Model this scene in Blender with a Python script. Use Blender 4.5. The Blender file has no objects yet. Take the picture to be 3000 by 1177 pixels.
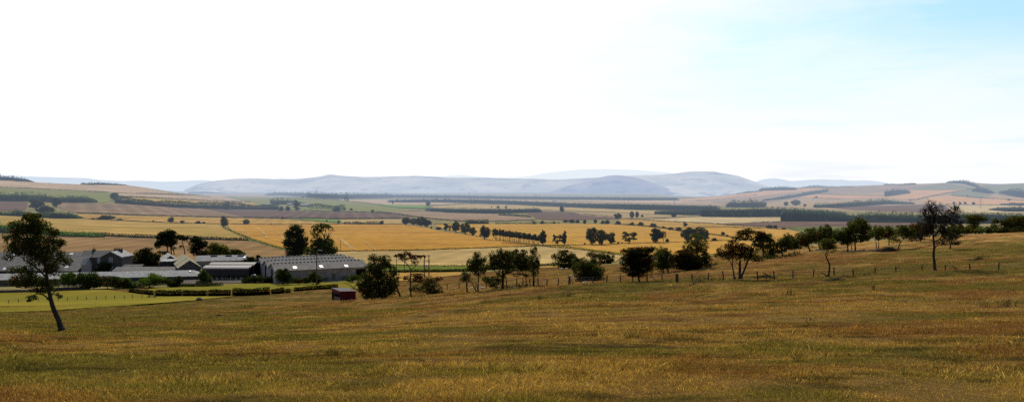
import bpy, math, random
import numpy as np
from mathutils import Vector, Matrix
from mathutils.geometry import delaunay_2d_cdt
rng = np.random.default_rng(11)
random.seed(5)
sc = bpy.context.scene
COL = sc.collection
F, U0, V0, EYE = 2354.0, 1500.0, 545.0, 1.7   # focal length and horizon of the 3000 px wide photograph, eye height (m)

# ---------------------------------------------------------------- terrain
LOGY = np.linspace(math.log(2.0), math.log(30000.0), 600)
YS = np.exp(LOGY)
VAL = [(310,772),(360,748),(450,720),(540,700),(700,676),(850,660),(1100,642),(1350,630),(1700,618),(2000,610),(2900,595),(4500,582),(6500,573),(9500,566),(14000,560),(30000,553)]
def tail(y0): return [k for k in VAL if k[0] > y0]
L0 = [(11,1177),(22,1045),(50,968)]
KN = {
 -900: L0+[(100,928),(170,892),(205,868),(235,845),(265,812),(360,748),(540,690),(850,640),(1300,596),(1800,556),(2300,515),(3000,535),(6000,556),(30000,552)],
 0:   L0+[(100,927),(170,893),(205,870),(235,846),(265,814),(360,752),(540,694),(850,645),(1300,603),(1800,562),(2300,526),(3000,550),(6000,560),(30000,552)],
 95:  L0+[(100,926),(170,892),(205,869),(235,846),(265,814),(360,752),(540,694),(850,646),(1300,605),(1800,565),(2300,532),(3000,553),(6000,560),(30000,552)],
 240: L0+[(100,922),(170,888),(205,867),(235,845),(265,812),(360,752),(540,695),(850,650),(1300,608),(1800,570),(2350,539),(3000,556),(6000,562),(30000,552)],
 380: L0+[(100,918),(168,885),(205,863),(235,841),(265,810),(360,751),(540,696),(850,653),(1300,613),(1800,576),(2400,541),(3000,560),(6000,564),(30000,552)],
 480: [(11,1177),(22,1044),(50,966),(100,917),(167,884),(205,861),(235,839),(265,809),(360,750),(540,698),(850,656),(1300,619),(1900,586),(2450,555),(3000,570),(6000,567),(30000,552)],
 585: [(11,1177),(22,1044),(50,965),(100,916),(166,883),(205,859),(235,836),(265,808),(360,750),(540,699),(850,659),(1350,625),(2000,598),(2750,571),(3400,580),(6000,571),(30000,553)],
 700: [(11,1177),(22,1043),(50,962),(100,915),(165,882),(205,857),(235,834),(265,806)]+tail(300)[:9]+[(2000,607),(2900,588),(4500,580),(6500,573),(9500,566),(14000,560),(30000,553)],
 900: [(11,1177),(22,1041),(50,956),(105,898),(162,880),(205,852),(235,832),(265,804),(310,772),(360,748),(450,720),(540,700),(700,676),(850,660),(1100,642),(1350,629),(1700,614),(2000,605),(2600,590),(3200,578),(4500,579),(6500,573),(9500,566),(14000,560),(30000,553)],
 1020:[(11,1177),(22,1040),(50,952),(110,888),(162,878),(205,848),(235,828),(265,802),(310,772),(360,748),(450,720),(540,700),(700,676),(850,660),(1100,642),(1350,629),(1700,615),(2000,606),(2600,593),(3200,585),(4500,581),(6500,573),(9500,566),(14000,560),(30000,553)],
 1120:[(11,1177),(22,1039),(50,949),(115,876),(170,850),(215,825),(265,799)]+tail(300),
 1300:[(11,1177),(22,1035),(50,940),(112,860),(160,825),(215,803),(265,787)]+tail(300),
 1500:[(11,1177),(22,1030),(50,930),(105,842),(160,796),(215,786),(265,782)]+tail(300),
 1700:[(11,1177),(22,1027),(50,925),(98,832),(150,790),(200,779),(265,776)]+tail(300),
 1900:[(11,1177),(22,1025),(50,920),(95,827),(150,778),(200,767),(265,768),(360,752),(450,722)]+tail(500),
 2100:[(11,1177),(22,1022),(50,915),(92,818),(150,764),(200,745),(265,748),(360,741),(450,722),(540,702),(700,676),(850,660),(1100,642),(1350,630),(1700,618),(2000,611),(2900,597),(3600,592),(4300,583),(5100,574),(6500,585),(30000,570)],
 2240:[(11,1177),(22,1020),(50,912),(91,814),(150,754),(200,732),(265,738),(360,738),(540,706),(700,677),(850,660),(1100,642),(1350,630),(1700,618),(2000,611),(2700,601),(3400,591),(4200,575),(5200,553),(6500,566),(30000,570)],
 2400:[(11,1177),(22,1018),(50,907),(90,809),(150,742),(200,717),(265,723),(360,733),(540,710),(700,680),(850,662),(1100,643),(1350,630),(1700,618),(2000,611),(2600,602),(3300,590),(4200,570),(5200,546),(6500,560),(30000,570)],
 2600:[(11,1177),(22,1017),(50,902),(89,801),(150,731),(200,700),(265,707),(360,726),(540,712),(700,682),(850,663),(1100,643),(1350,630),(1700,619),(2000,611),(2500,602),(3200,591),(4100,569),(5200,539),(6500,555),(30000,570)],
 2780:[(11,1177),(22,1016),(50,899),(88,795),(150,723),(197,688),(265,698),(360,720),(540,712),(700,683),(850,664),(1100,643),(1350,630),(1700,620),(2000,613),(2500,604),(3100,592),(4000,567),(5200,533),(6500,550),(30000,570)],
 2850:[(11,1177),(22,1015),(50,898),(87,792),(150,720),(196,684),(265,695),(360,718),(540,712),(700,684),(850,664),(1100,643),(1350,630),(1700,620),(2000,614),(2500,606),(3100,592),(4000,566),(5200,531),(6500,550),(30000,570)],
 2905:[(11,1177),(22,1015),(50,898),(87,790),(150,717),(196,682),(265,693),(360,717),(540,712),(700,684),(850,664),(1100,643),(1350,630),(1700,620),(2000,614),(2500,606),(3100,593),(4000,568),(5200,538),(6500,552),(30000,570)],
 3000:[(11,1177),(22,1014),(50,897),(86,786),(150,712),(195,678),(265,690),(360,715),(540,712),(700,685),(850,665),(1100,643),(1350,630),(1700,620),(2000,614),(2500,606),(3100,593),(4000,567),(5200,534),(6500,550),(30000,570)],
 3900:[(11,1177),(22,1010),(50,885),(86,770),(150,690),(195,655),(265,668),(360,705),(540,708),(700,685),(850,665),(1100,643),(1350,630),(1700,620),(2000,614),(2500,606),(3100,590),(4000,560),(5200,522),(6500,540),(30000,565)],
}
_ku = np.array(sorted(KN))
_kq = []
for u in _ku:
    k = KN[u]
    ly = np.log([a for a, b in k]); q = np.array([b - V0 - F*EYE/a for a, b in k])
    ly = np.concatenate([[math.log(2.0)], ly]); q = np.concatenate([[q[0]-20], q])
    _kq.append(np.interp(LOGY, ly, q))
_kq = np.array(_kq)
UG = np.arange(-900, 3901, 20.0)
Q = np.array([np.interp(UG, _ku, _kq[:, j]) for j in range(len(YS))]).T      # [u, Y]
def _smooth(a, n, axis):
    k = np.hanning(n+2)[1:-1]; k /= k.sum(); p = n//2
    ap = np.concatenate([np.repeat(np.take(a,[0],axis),p,axis), a, np.repeat(np.take(a,[-1],axis),p,axis)], axis)
    return np.apply_along_axis(lambda r: np.convolve(r, k, 'valid'), axis, ap)
Q = _smooth(Q, 9, 1); Q = _smooth(Q, 5, 0)
def q_at(u, Y):
    u = np.clip(np.asarray(u, float), -899, 3899); l = np.clip(np.log(np.maximum(np.asarray(Y, float), 2.0)), LOGY[0], LOGY[-1]-1e-6)
    a = (u+900)/20.0; i = np.minimum(a.astype(int), len(UG)-2); fa = a-i
    b = (l-LOGY[0])/(LOGY[1]-LOGY[0]); j = np.minimum(b.astype(int), len(YS)-2); fb = b-j
    return Q[i,j]*(1-fa)*(1-fb)+Q[i+1,j]*fa*(1-fb)+Q[i,j+1]*(1-fa)*fb+Q[i+1,j+1]*fa*fb
def gz(x, Y):
    x = np.asarray(x, float); Y = np.asarray(Y, float)
    return -q_at(U0+F*x/np.maximum(Y, 1.0), Y)/F*Y
_VV = V0 + F*EYE/YS[None, :] + Q
def hitY(u, v, ymin=0.0):
    """distance at which the ground is met in column u at row v (nearest, beyond ymin)"""
    a = min(max((u+900)/20.0, 0), len(UG)-1.001); i = int(a); fa = a-i
    col = _VV[i]*(1-fa)+_VV[i+1]*fa
    j0 = int(np.searchsorted(YS, max(ymin, 2.1)))
    c = col[j0:]
    w = np.nonzero(c <= v)[0]
    if len(w) == 0:
        return float(YS[j0+int(np.argmin(c[:420 if j0 < 300 else len(c)]))])
    j = w[0]
    if j == 0: return float(YS[j0])
    t = (c[j-1]-v)/max(c[j-1]-c[j], 1e-6)
    return float(math.exp(LOGY[j0+j-1]*(1-t)+LOGY[j0+j]*t))
def at(u, v, ymin=0.0):
    Y = hitY(u, v, ymin); x = (u-U0)/F*Y
    return Vector((x, Y, float(gz(x, Y))))
def px(u, v, Y): return Vector(((u-U0)/F*Y, Y, EYE-(v-V0)/F*Y))

# ---------------------------------------------------------------- noise
_tab = np.random.default_rng(3).random((256, 256))
def vn(x, y):
    xi = np.floor(x).astype(int); yi = np.floor(y).astype(int); fx = x-xi; fy = y-yi
    fx = fx*fx*(3-2*fx); fy = fy*fy*(3-2*fy)
    g = lambda a, b: _tab[a & 255, b & 255]
    return g(xi,yi)*(1-fx)*(1-fy)+g(xi+1,yi)*fx*(1-fy)+g(xi,yi+1)*(1-fx)*fy+g(xi+1,yi+1)*fx*fy
def fbm(x, y, o=4):
    s = 0; a = .5; t = 0
    for k in range(o):
        s = s+a*vn(x*2**k+17.3*k, y*2**k+9.1*k); t += a; a *= .5
    return s/t
def sstep(a, b, x):
    t = np.clip((x-a)/(b-a), 0, 1); return t*t*(3-2*t)

# ---------------------------------------------------------------- materials
def srgb(r, g, b):
    return tuple(((c/255.0)/12.92 if c/255.0 <= .04045 else ((c/255.0+.055)/1.055)**2.4) for c in (r, g, b))
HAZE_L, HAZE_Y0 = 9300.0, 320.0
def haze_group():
    g = bpy.data.node_groups.new('painted_haze', 'ShaderNodeTree')
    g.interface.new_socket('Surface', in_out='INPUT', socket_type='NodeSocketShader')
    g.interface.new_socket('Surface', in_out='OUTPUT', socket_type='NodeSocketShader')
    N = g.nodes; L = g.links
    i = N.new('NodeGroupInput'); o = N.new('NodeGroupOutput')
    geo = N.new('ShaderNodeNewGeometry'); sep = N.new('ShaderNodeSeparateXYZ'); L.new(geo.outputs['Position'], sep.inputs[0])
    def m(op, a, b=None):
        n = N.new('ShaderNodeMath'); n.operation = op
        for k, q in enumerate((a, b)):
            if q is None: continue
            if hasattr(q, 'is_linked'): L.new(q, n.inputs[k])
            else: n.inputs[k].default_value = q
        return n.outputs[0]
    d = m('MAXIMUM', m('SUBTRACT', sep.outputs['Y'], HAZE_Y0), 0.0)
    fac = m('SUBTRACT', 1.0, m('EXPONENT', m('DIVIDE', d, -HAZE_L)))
    em = N.new('ShaderNodeEmission'); em.inputs[0].default_value = (.55, .67, .88, 1); em.inputs[1].default_value = 1.0  # haze painted onto surfaces as a glow that grows with distance
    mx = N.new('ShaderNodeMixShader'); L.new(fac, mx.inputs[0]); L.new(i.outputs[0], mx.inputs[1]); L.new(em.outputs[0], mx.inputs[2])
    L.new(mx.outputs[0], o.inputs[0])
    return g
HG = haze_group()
class MT:
    def __init__(s, name):
        s.m = bpy.data.materials.new(name); s.m.use_nodes = True; s.N = s.m.node_tree.nodes; s.L = s.m.node_tree.links; s.N.clear()
        s.pos = None
    def n(s, t, **k):
        x = s.N.new(t)
        for a, b in k.items(): setattr(x, a, b)
        return x
    def position(s):
        if s.pos is None: s.pos = s.n('ShaderNodeNewGeometry').outputs['Position']
        return s.pos
    def mapped(s, scale, rot=0.0):
        mp = s.n('ShaderNodeMapping'); mp.inputs['Scale'].default_value = scale; mp.inputs['Rotation'].default_value = (0, 0, rot)
        s.L.new(s.position(), mp.inputs[0]); return mp.outputs[0]
    def noise(s, scale, detail=4, rot=0.0, rough=.6):
        t = s.n('ShaderNodeTexNoise'); t.inputs['Scale'].default_value = 1; t.inputs['Detail'].default_value = detail; t.inputs['Roughness'].default_value = rough
        s.L.new(s.mapped(scale, rot), t.inputs['Vector']); return t.outputs[0]
    def ramp(s, fac, stops):
        r = s.n('ShaderNodeValToRGB'); e = r.color_ramp.elements
        while len(e) < len(stops): e.new(.5)
        for k, (p, c) in enumerate(stops):
            e[k].position = p; e[k].color = (*c, 1) if len(c) == 3 else c
        s.L.new(fac, r.inputs[0]); return r.outputs[0]
    def mix(s, fac, a, b, mode='MIX'):
        x = s.n('ShaderNodeMix', data_type='RGBA', blend_type=mode)
        for k, q in ((0, fac), (6, a), (7, b)):
            if hasattr(q, 'is_linked'): s.L.new(q, x.inputs[k])
            else: x.inputs[k].default_value = q if k == 0 else ((*q, 1) if len(q) == 3 else q)
        return x.outputs[2]
    def bump(s, h, dist, strength=1.0):
        b = s.n('ShaderNodeBump'); b.inputs['Distance'].default_value = dist; b.inputs['Strength'].default_value = strength
        s.L.new(h, b.inputs['Height']); return b.outputs[0]
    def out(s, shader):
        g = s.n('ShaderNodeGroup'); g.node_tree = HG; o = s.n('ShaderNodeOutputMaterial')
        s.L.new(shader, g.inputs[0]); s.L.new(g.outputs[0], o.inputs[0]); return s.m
    def diffuse(s, col, normal=None):
        d = s.n('ShaderNodeBsdfDiffuse'); d.inputs['Roughness'].default_value = .6
        if hasattr(col, 'is_linked'): s.L.new(col, d.inputs[0])
        else: d.inputs[0].default_value = (*col, 1)
        if normal is not None: s.L.new(normal, d.inputs['Normal'])
        return d.outputs[0]
def gray(lo, hi): return [(0.0, (lo,)*3), (1.0, (hi,)*3)]
def solid(name, c, var=.25, scale=1.5, rough=.8, spec=.3, metal=0.0):
    t = MT(name); p = t.n('ShaderNodeBsdfPrincipled')
    p.inputs['Roughness'].default_value = rough; p.inputs['Specular IOR Level'].default_value = spec; p.inputs['Metallic'].default_value = metal
    n1 = t.ramp(t.noise((scale,)*3, 5), [(.3, (1-var,)*3), (.7, (1+var,)*3)])
    t.L.new(t.mix(1.0, (*c,), n1, 'MULTIPLY'), p.inputs['Base Color'])
    return t.out(p.outputs[0])
def field_mat(name, c, ang=0.0, stripe=.12, per=9.0, patch=.22, alt=None, sun_bleach=.0):
    t = MT(name)
    big = t.noise((.012, .022, .02), 3); mid = t.noise((.12, .05, .1), 4)
    c1 = t.mix(1.0, c, t.ramp(big, [(.3, (1-patch,)*3), (.7, (1+patch,)*3)]), 'MULTIPLY')
    c2 = t.mix(1.0, c1, t.ramp(mid, [(.3, (.86,)*3), (.7, (1.14,)*3)]), 'MULTIPLY')
    if alt: c2 = t.mix(t.ramp(t.noise((.02, .035, .02), 4), [(.42, (0,)*3), (.62, (.8,)*3)]), c2, alt)
    if stripe > 0:
        w = t.n('ShaderNodeTexWave'); w.inputs['Scale'].default_value = 1; w.inputs['Distortion'].default_value = 1.5; w.inputs['Detail'].default_value = 2
        w.inputs['Detail Scale'].default_value = .6
        mp = t.n('ShaderNodeMapping', vector_type='TEXTURE'); mp.inputs['Scale'].default_value = (per/.314, 60, 60); mp.inputs['Rotation'].default_value = (0, 0, ang)
        t.L.new(t.position(), mp.inputs[0]); t.L.new(mp.outputs[0], w.inputs['Vector'])
        c2 = t.mix(1.0, c2, t.ramp(w.outputs[1], [(.0, (1-stripe,)*3), (.75, (1+stripe*.3,)*3), (1.0, (1+stripe*1.4,)*3)]), 'MULTIPLY')
    return t.out(t.diffuse(c2))
def leaf_mat(name, trans=.3):
    t = MT(name); a = t.n('ShaderNodeAttribute'); a.attribute_name = 'tint'
    d = t.n('ShaderNodeBsdfDiffuse'); tr = t.n('ShaderNodeBsdfTranslucent'); mx = t.n('ShaderNodeMixShader'); mx.inputs[0].default_value = trans
    t.L.new(a.outputs['Color'], d.inputs[0])
    tc = t.mix(1.0, a.outputs['Color'], (1.25, 1.3, .6), 'MULTIPLY'); t.L.new(tc, tr.inputs[0])
    t.L.new(d.outputs[0], mx.inputs[1]); t.L.new(tr.outputs[0], mx.inputs[2])
    return t.out(mx.outputs[0])
LEAF = leaf_mat('foliage', .45)
GRASSM = leaf_mat('grass_blades', .35)
BARK = solid('bark', (.035, .028, .022), .4, 6, .95, .1)
BARKG = solid('grey_bark', (.075, .065, .055), .4, 4, .95, .1)

# ---------------------------------------------------------------- mesh helpers
def link(o, parent=None):
    COL.objects.link(o)
    if parent is not None: o.parent = parent
    return o
def mk(name, V, Fc, mat, parent=None, tint=None, smooth=False, dom='POINT'):
    V = np.asarray(V, dtype=np.float32); Fc = np.asarray(Fc, dtype=np.int32)
    me = bpy.data.meshes.new(name)
    me.vertices.add(len(V)); me.vertices.foreach_set('co', V.ravel())
    k = Fc.shape[1]
    me.loops.add(Fc.size); me.loops.foreach_set('vertex_index', Fc.ravel())
    me.polygons.add(len(Fc)); me.polygons.foreach_set('loop_start', np.arange(len(Fc), dtype=np.int32)*k)
    me.update(calc_edges=True)
    if tint is not None:
        at_ = me.color_attributes.new('tint', 'FLOAT_COLOR', dom)
        t4 = np.ones((len(tint), 4), dtype=np.float32); t4[:, :3] = tint
        at_.data.foreach_set('color', t4.ravel())
    if smooth: me.polygons.foreach_set('use_smooth', np.ones(len(Fc), dtype=bool))
    me.materials.append(mat)
    return link(bpy.data.objects.new(name, me), parent)
class MB:
    """collects boxes, prisms and tubes into one mesh"""
    def __init__(s): s.v = []; s.f = []
    def add(s, vs, fs):
        b = len(s.v); s.v += [tuple(p) for p in vs]; s.f += [tuple(i+b for i in f) for f in fs]; return s
    def box(s, x0, x1, y0, y1, z0, z1):
        return s.add([(x0,y0,z0),(x1,y0,z0),(x1,y1,z0),(x0,y1,z0),(x0,y0,z1),(x1,y0,z1),(x1,y1,z1),(x0,y1,z1)],
                     [(0,3,2,1),(4,5,6,7),(0,1,5,4),(1,2,6,5),(2,3,7,6),(3,0,4,7)])
    def hexa(s, a, b):
        """solid between two matching quads"""
        return s.add(list(a)+list(b), [(3,2,1,0),(4,5,6,7),(0,1,5,4),(1,2,6,5),(2,3,7,6),(3,0,4,7)])
    def prism(s, prof, x0, x1):
        """profile of (y, z) swept from x0 to x1"""
        n = len(prof)
        vs = [(x0, y, z) for y, z in prof]+[(x1, y, z) for y, z in prof]
        return s.add(vs, [tuple(range(n))[::-1], tuple(range(n, 2*n))]+[(i, (i+1) % n, n+(i+1) % n, n+i) for i in range(n)])
    def tube(s, pts, radii, n=6):
        v, f = tube_geo(np.array([tuple(p) for p in pts], float), np.array(radii, float), n)
        return s.add([tuple(p) for p in v], [tuple(q) for q in f])
    def build(s, name, mat, parent=None, smooth=False, bevel=0.0):
        me = bpy.data.meshes.new(name); me.from_pydata(s.v, [], s.f); me.update()
        if smooth:
            for p in me.polygons: p.use_smooth = True
        me.materials.append(mat)
        return link(bpy.data.objects.new(name, me), parent)
def tube_geo(P, R, n=5):
    K = len(P); T = np.gradient(P, axis=0); T /= np.maximum(np.linalg.norm(T, axis=1, keepdims=True), 1e-9)
    ref = np.array([0, 1, 0.]) if abs(T[:, 1]).mean() < .8 else np.array([1., 0, 0])
    A = np.cross(T, ref); A /= np.maximum(np.linalg.norm(A, axis=1, keepdims=True), 1e-9); B = np.cross(T, A)
    th = np.arange(n)*2*np.pi/n
    V = P[:, None]+R[:, None, None]*(np.cos(th)[None, :, None]*A[:, None]+np.sin(th)[None, :, None]*B[:, None])
    V = V.reshape(-1, 3)
    i = np.arange(K-1)[:, None]*n; j = np.arange(n)[None]; j2 = (j+1) % n
    Fq = np.stack([i+j, i+j2, i+n+j2, i+n+j], -1).reshape(-1, 4)
    return V, Fq
def tubes(list_):
    V = []; Fq = []; b = 0
    for P, R, n in list_:
        v, f = tube_geo(np.asarray(P, float), np.asarray(R, float), n)
        V.append(v); Fq.append(f+b); b += len(v)
    return np.concatenate(V), np.concatenate(Fq)
def leaves(C, size, aspect=.55, rg=rng, up=0.0):
    n = len(C)
    t = rg.normal(size=(n, 3)); t /= np.linalg.norm(t, axis=1, keepdims=True)
    r = rg.normal(size=(n, 3)); r[:, 2] += up; b = np.cross(t, r); b /= np.maximum(np.linalg.norm(b, axis=1, keepdims=True), 1e-9)
    s = np.asarray(size).reshape(-1, 1)*np.ones((n, 1))
    V = np.stack([C+t*s, C+b*s*aspect, C-t*s, C-b*s*aspect], 1).reshape(-1, 3)
    return V, np.arange(4*n).reshape(n, 4)
def tag(o, label=None, cat=None, group=None, kind=None):
    if label: o['label'] = label
    if cat: o['category'] = cat
    if group: o['group'] = group
    if kind: o['kind'] = kind
    return o
def empty(name, loc, rz=0.0, scale=None):
    o = bpy.data.objects.new(name, None); o.location = loc; o.rotation_euler = (0, 0, rz); o.empty_display_size = .5
    if scale: o.scale = scale
    return link(o)
KIDS = {}
def kids(o): return [c for c in COL.objects if c.parent == o]
def copy_thing(src, loc, rz=0.0, scale=(1, 1, 1)):
    r = src.copy(); COL.objects.link(r); r.location = loc; r.rotation_euler = (0, 0, rz); r.scale = scale
    if src.name not in KIDS: KIDS[src.name] = [(c, kids(c)) for c in kids(src)]
    for c, gs in KIDS[src.name]:
        d = c.copy(); COL.objects.link(d); d.parent = r
        for g in gs:
            e = g.copy(); COL.objects.link(e); e.parent = d
    return r
def jitter_tint(base, n, amt=.35, rg=rng):
    k = np.exp(rg.normal(0, amt, size=(n, 1)))
    return np.clip(np.array(base)[None]*k*(1+rg.normal(0, .08, size=(n, 3))), 0.002, 1)

# ---------------------------------------------------------------- tree builder
def tree_geo(stems, crowns, s, tint, leaf=2.6, dens=1.0, twigs=1.0, depth=.8, rg=rng, tip_r=.35, rustc=(.07, .03, .014), sub=0, clump=.25, drust=.07):
    """stems: [(points (u, v) relative to the base in px, r0 px, r1 px)]; crowns: [(cu, cv, ru, rv, density, rust share)]; s: metres per px"""
    tl = []; sp = []
    for pts, r0, r1 in stems:
        P = np.array([(a, 0, -b) for a, b in pts], float)
        K = max(4, len(P)*3); tt = np.linspace(0, len(P)-1, K)
        Pd = np.stack([np.interp(tt, np.arange(len(P)), P[:, k]) for k in range(3)], 1)
        if K > 6: Pd[1:-1] = (Pd[:-2]+2*Pd[1:-1]+Pd[2:])/4
        Pd[1:, 1] += np.cumsum(rg.normal(0, .6, K-1)); Pd[2:-1, 0] += rg.normal(0, .35*min(1, r0/2), K-3)
        R = np.linspace(r0, r1, K); R[0] *= 1.75; R[1] *= 1.12
        if len(sp): 
            d = np.linalg.norm(np.array(sp)[:, (0, 2)]-Pd[0, (0, 2)], axis=1); i = int(np.argmin(d))
            if d[i] < 4: Pd[:, 1] += sp[i][1]-Pd[0, 1]
        tl.append((Pd*s, R*s, 7 if r0 > 2 else 5)); sp += [tuple(p) for p in Pd[1:]] if len(sp) else [tuple(p) for p in Pd[len(Pd)//2:]]
    SP = np.array(sp)
    C = []; T = []
    for cr in crowns:
        cu, cv, ru, rv = cr[:4]; dm = cr[4] if len(cr) > 4 else 1.0; rust = cr[5] if len(cr) > 5 else drust
        rd = (ru*.6+min(ru, rv)*.4)*depth
        c = np.array([cu, rg.uniform(-.45, .45)*rd, -cv])
        d = np.linalg.norm((SP-c)*np.array([1, .6, 1]), axis=1)+np.maximum(SP[:, 2]-c[2], 0)*1.5
        a = SP[int(np.argmin(d))]
        Lb = np.linalg.norm(c-a)
        m1 = a+(c-a)*.4+rg.normal(0, .08, 3)*Lb+np.array([0, 0, .06*Lb]); 
        bp = np.array([a, m1, a+(c-a)*.75+rg.normal(0, .05, 3)*Lb, c]); br = min(2.2, .5+.028*Lb+.02*ru)
        tl.append((bp*s, np.array([br, br*.8, br*.6, br*.45])*s, 5))
        nt = int((5+.22*(ru+rv))*twigs)
        tips = []
        for k in range(nt):
            dr = rg.normal(size=3); dr /= np.linalg.norm(dr); rr = rg.uniform(.5, 1.12)
            tip = c+dr*rr*np.array([ru, rd, rv])
            st = bp[rg.integers(1, 4)]
            mid = (st+tip)/2+rg.normal(0, .1, 3)*np.linalg.norm(tip-st)+np.array([0, 0, .08*rv])
            tl.append((np.array([st, mid, tip])*s, np.array([br*.4, br*.28, tip_r*.5])*s, 4)); tips.append(tip)
            for q in range(sub):
                e = tip+rg.normal(0, .3, 3)*np.array([ru, rd, rv])+np.array([0, 0, .12*rv]); st2 = mid+(tip-mid)*rg.uniform(.2, 1)
                tl.append((np.array([st2, (st2+e)/2+rg.normal(0, .05, 3)*rv, e])*s, np.array([tip_r*.75, tip_r*.6, tip_r*.4])*s, 3)); tips.append(e)
        n = int(dm*dens*math.pi*ru*rv/(leaf*leaf)*5.4)
        if n > 0 and tips:
            tips = np.array(tips); k = rg.integers(0, len(tips), n)
            off = rg.normal(0, clump, (n, 3))*np.array([ru, rd, rv])
            pts = tips[k]*.92+c*.08+off
            e = np.linalg.norm((pts-c)/np.array([ru, rd, rv]), axis=1, keepdims=True)
            pts = np.where(e > 1.08, c+(pts-c)/e*1.05*rg.uniform(.85, 1.05, (n, 1)), pts)
            C.append(pts*s)
            tj = jitter_tint(tint, n, .38, rg)
            if rust > 0:
                w = (rg.random((len(tips), 1)) < rust)[k] | (rg.random((n, 1)) < rust*.3)
                tj = np.where(w, jitter_tint(rustc, n, .4, rg), tj)
            T.append(tj)
    tv, tf = tubes(tl)
    if C:
        C = np.concatenate(C); T = np.concatenate(T)
        lv, lf = leaves(C, leaf*s*.72*np.exp(rg.normal(0, .25, len(C))), .62, rg)
    else: lv = lf = None
    return tv, tf, lv, lf, (np.repeat(T, 4, 0) if len(C) else None)
TREES = []
def px_tree(name, label, stems, crowns, tint=(.024, .028, .011), cat='tree', group=None, Y=None, ymin=0.0, bark=None, seed=None, base=None, swell=1.29, **kw):
    rg = np.random.default_rng(seed if seed is not None else int(abs(crowns[0][0])*7+abs(crowns[0][1])))
    b = base or stems[0][0][0]
    if Y is None: p = at(b[0], b[1], ymin)
    else:
        p = Vector(((b[0]-U0)/F*Y, Y, 0)); p.z = float(gz(p.x, Y))
    s = p.y/F
    # the crown keeps its place in the view even where the ground lookup is a little off
    vb = V0+(EYE-p.z)/p.y*F
    st = [([(a-b[0], c-vb) for a, c in pts], r0, r1) for pts, r0, r1 in stems]
    st[0][0][0] = (st[0][0][0][0], 1.5)
    cr = [(c[0]-b[0], c[1]-vb, c[2]*swell, c[3]*swell)+tuple(c[4:]) for c in crowns]
    tv, tf, lv, lf, lt = tree_geo(st, cr, s, tint, rg=rg, **kw)
    r = tag(empty(name, p), label, cat, group)
    mk('trunk', tv, tf, bark or BARK, r, smooth=True)
    if lv is not None: mk('crown', lv, lf, LEAF, r, lt)
    return r
# ================================================================ camera, light, sky
cd = bpy.data.cameras.new('camera'); cam = link(bpy.data.objects.new('camera', cd))
cam.location = (0, 0, EYE); cam.rotation_euler = (math.radians(90), 0, 0)
cd.sensor_width = 36; cd.lens = 36*F/3000; cd.shift_y = -(588.5-V0)/3000; cd.clip_start = .1; cd.clip_end = 60000
sc.camera = cam
SUN_AZ, SUN_EL = math.radians(-16), math.radians(44)
sd = Vector((math.sin(SUN_AZ)*math.cos(SUN_EL), math.cos(SUN_AZ)*math.cos(SUN_EL), math.sin(SUN_EL)))
sl = bpy.data.lights.new('sun', 'SUN'); sl.energy = 4.1; sl.angle = math.radians(.5); sl.color = (1, .94, .84)
so = link(bpy.data.objects.new('sun', sl)); so.location = sd*200; so.rotation_euler = (-sd).to_track_quat('-Z', 'Y').to_euler()
w = bpy.data.worlds.new('World'); sc.world = w; w.use_nodes = True
nt = w.node_tree; nt.nodes.clear(); N = nt.nodes.new; Lk = nt.links.new
def wm(op, a, b=None, c=None):
    n = N('ShaderNodeMath'); n.operation = op
    for k, q in enumerate((a, b, c)):
        if q is None: continue
        if hasattr(q, 'is_linked'): Lk(q, n.inputs[k])
        else: n.inputs[k].default_value = q
    return n.outputs[0]
def wmap(v, a, b, lo=0.0, hi=1.0):
    n = N('ShaderNodeMapRange'); n.interpolation_type = 'SMOOTHSTEP'; Lk(v, n.inputs[0])
    for k, q in zip((1, 2, 3, 4), (a, b, lo, hi)): n.inputs[k].default_value = q
    return n.outputs[0]
sky = N('ShaderNodeTexSky'); sky.sky_type = 'NISHITA'; sky.sun_disc = False; sky.sun_elevation = SUN_EL; sky.sun_rotation = SUN_AZ
sky.dust_density = 1.5; sky.air_density = 1.0
tc = N('ShaderNodeTexCoord'); gen = tc.outputs['Generated']
dot = N('ShaderNodeVectorMath'); dot.operation = 'DOT_PRODUCT'; Lk(gen, dot.inputs[0]); dot.inputs[1].default_value = sd
sep = N('ShaderNodeSeparateXYZ'); Lk(gen, sep.inputs[0])
mp = N('ShaderNodeMapping'); mp.inputs['Scale'].default_value = (2.2, 2.2, 9); Lk(gen, mp.inputs[0])
nz = N('ShaderNodeTexNoise'); nz.inputs['Scale'].default_value = 1.6; nz.inputs['Detail'].default_value = 7; nz.inputs['Roughness'].default_value = .62; Lk(mp.outputs[0], nz.inputs['Vector'])
ang = wm('MULTIPLY', wm('ARCCOSINE', dot.outputs['Value']), 57.29578)
# white veil of cloud round the sun, thinning away from it; blue shows where it is thin
veil = wmap(wm('ADD', ang, wm('MULTIPLY', wm('SUBTRACT', nz.outputs[0], .5), -22.0)), 36.0, 54.0, 1.0, 0.0)
hor = wmap(wm('ADD', sep.outputs['Z'], wm('MULTIPLY', wm('SUBTRACT', nz.outputs[0], .5), -.20)), .02, .21, .90, 0.0)
mp2 = N('ShaderNodeMapping'); mp2.inputs['Scale'].default_value = (5, 5, 46); Lk(gen, mp2.inputs[0])
nz2 = N('ShaderNodeTexNoise'); nz2.inputs['Scale'].default_value = 1.3; nz2.inputs['Detail'].default_value = 6; Lk(mp2.outputs[0], nz2.inputs['Vector'])
streak = wm('MULTIPLY', wm('MULTIPLY', wmap(nz2.outputs[0], .50, .68), wmap(ang, 36.0, 52.0)), .32)
front = wmap(sep.outputs['Y'], -.2, .55)
fac = wm('SUBTRACT', wm('MAXIMUM', veil, wm('MULTIPLY', hor, front)), streak)
bg1 = N('ShaderNodeBackground'); Lk(sky.outputs[0], bg1.inputs[0]); bg1.inputs[1].default_value = .10
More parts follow.
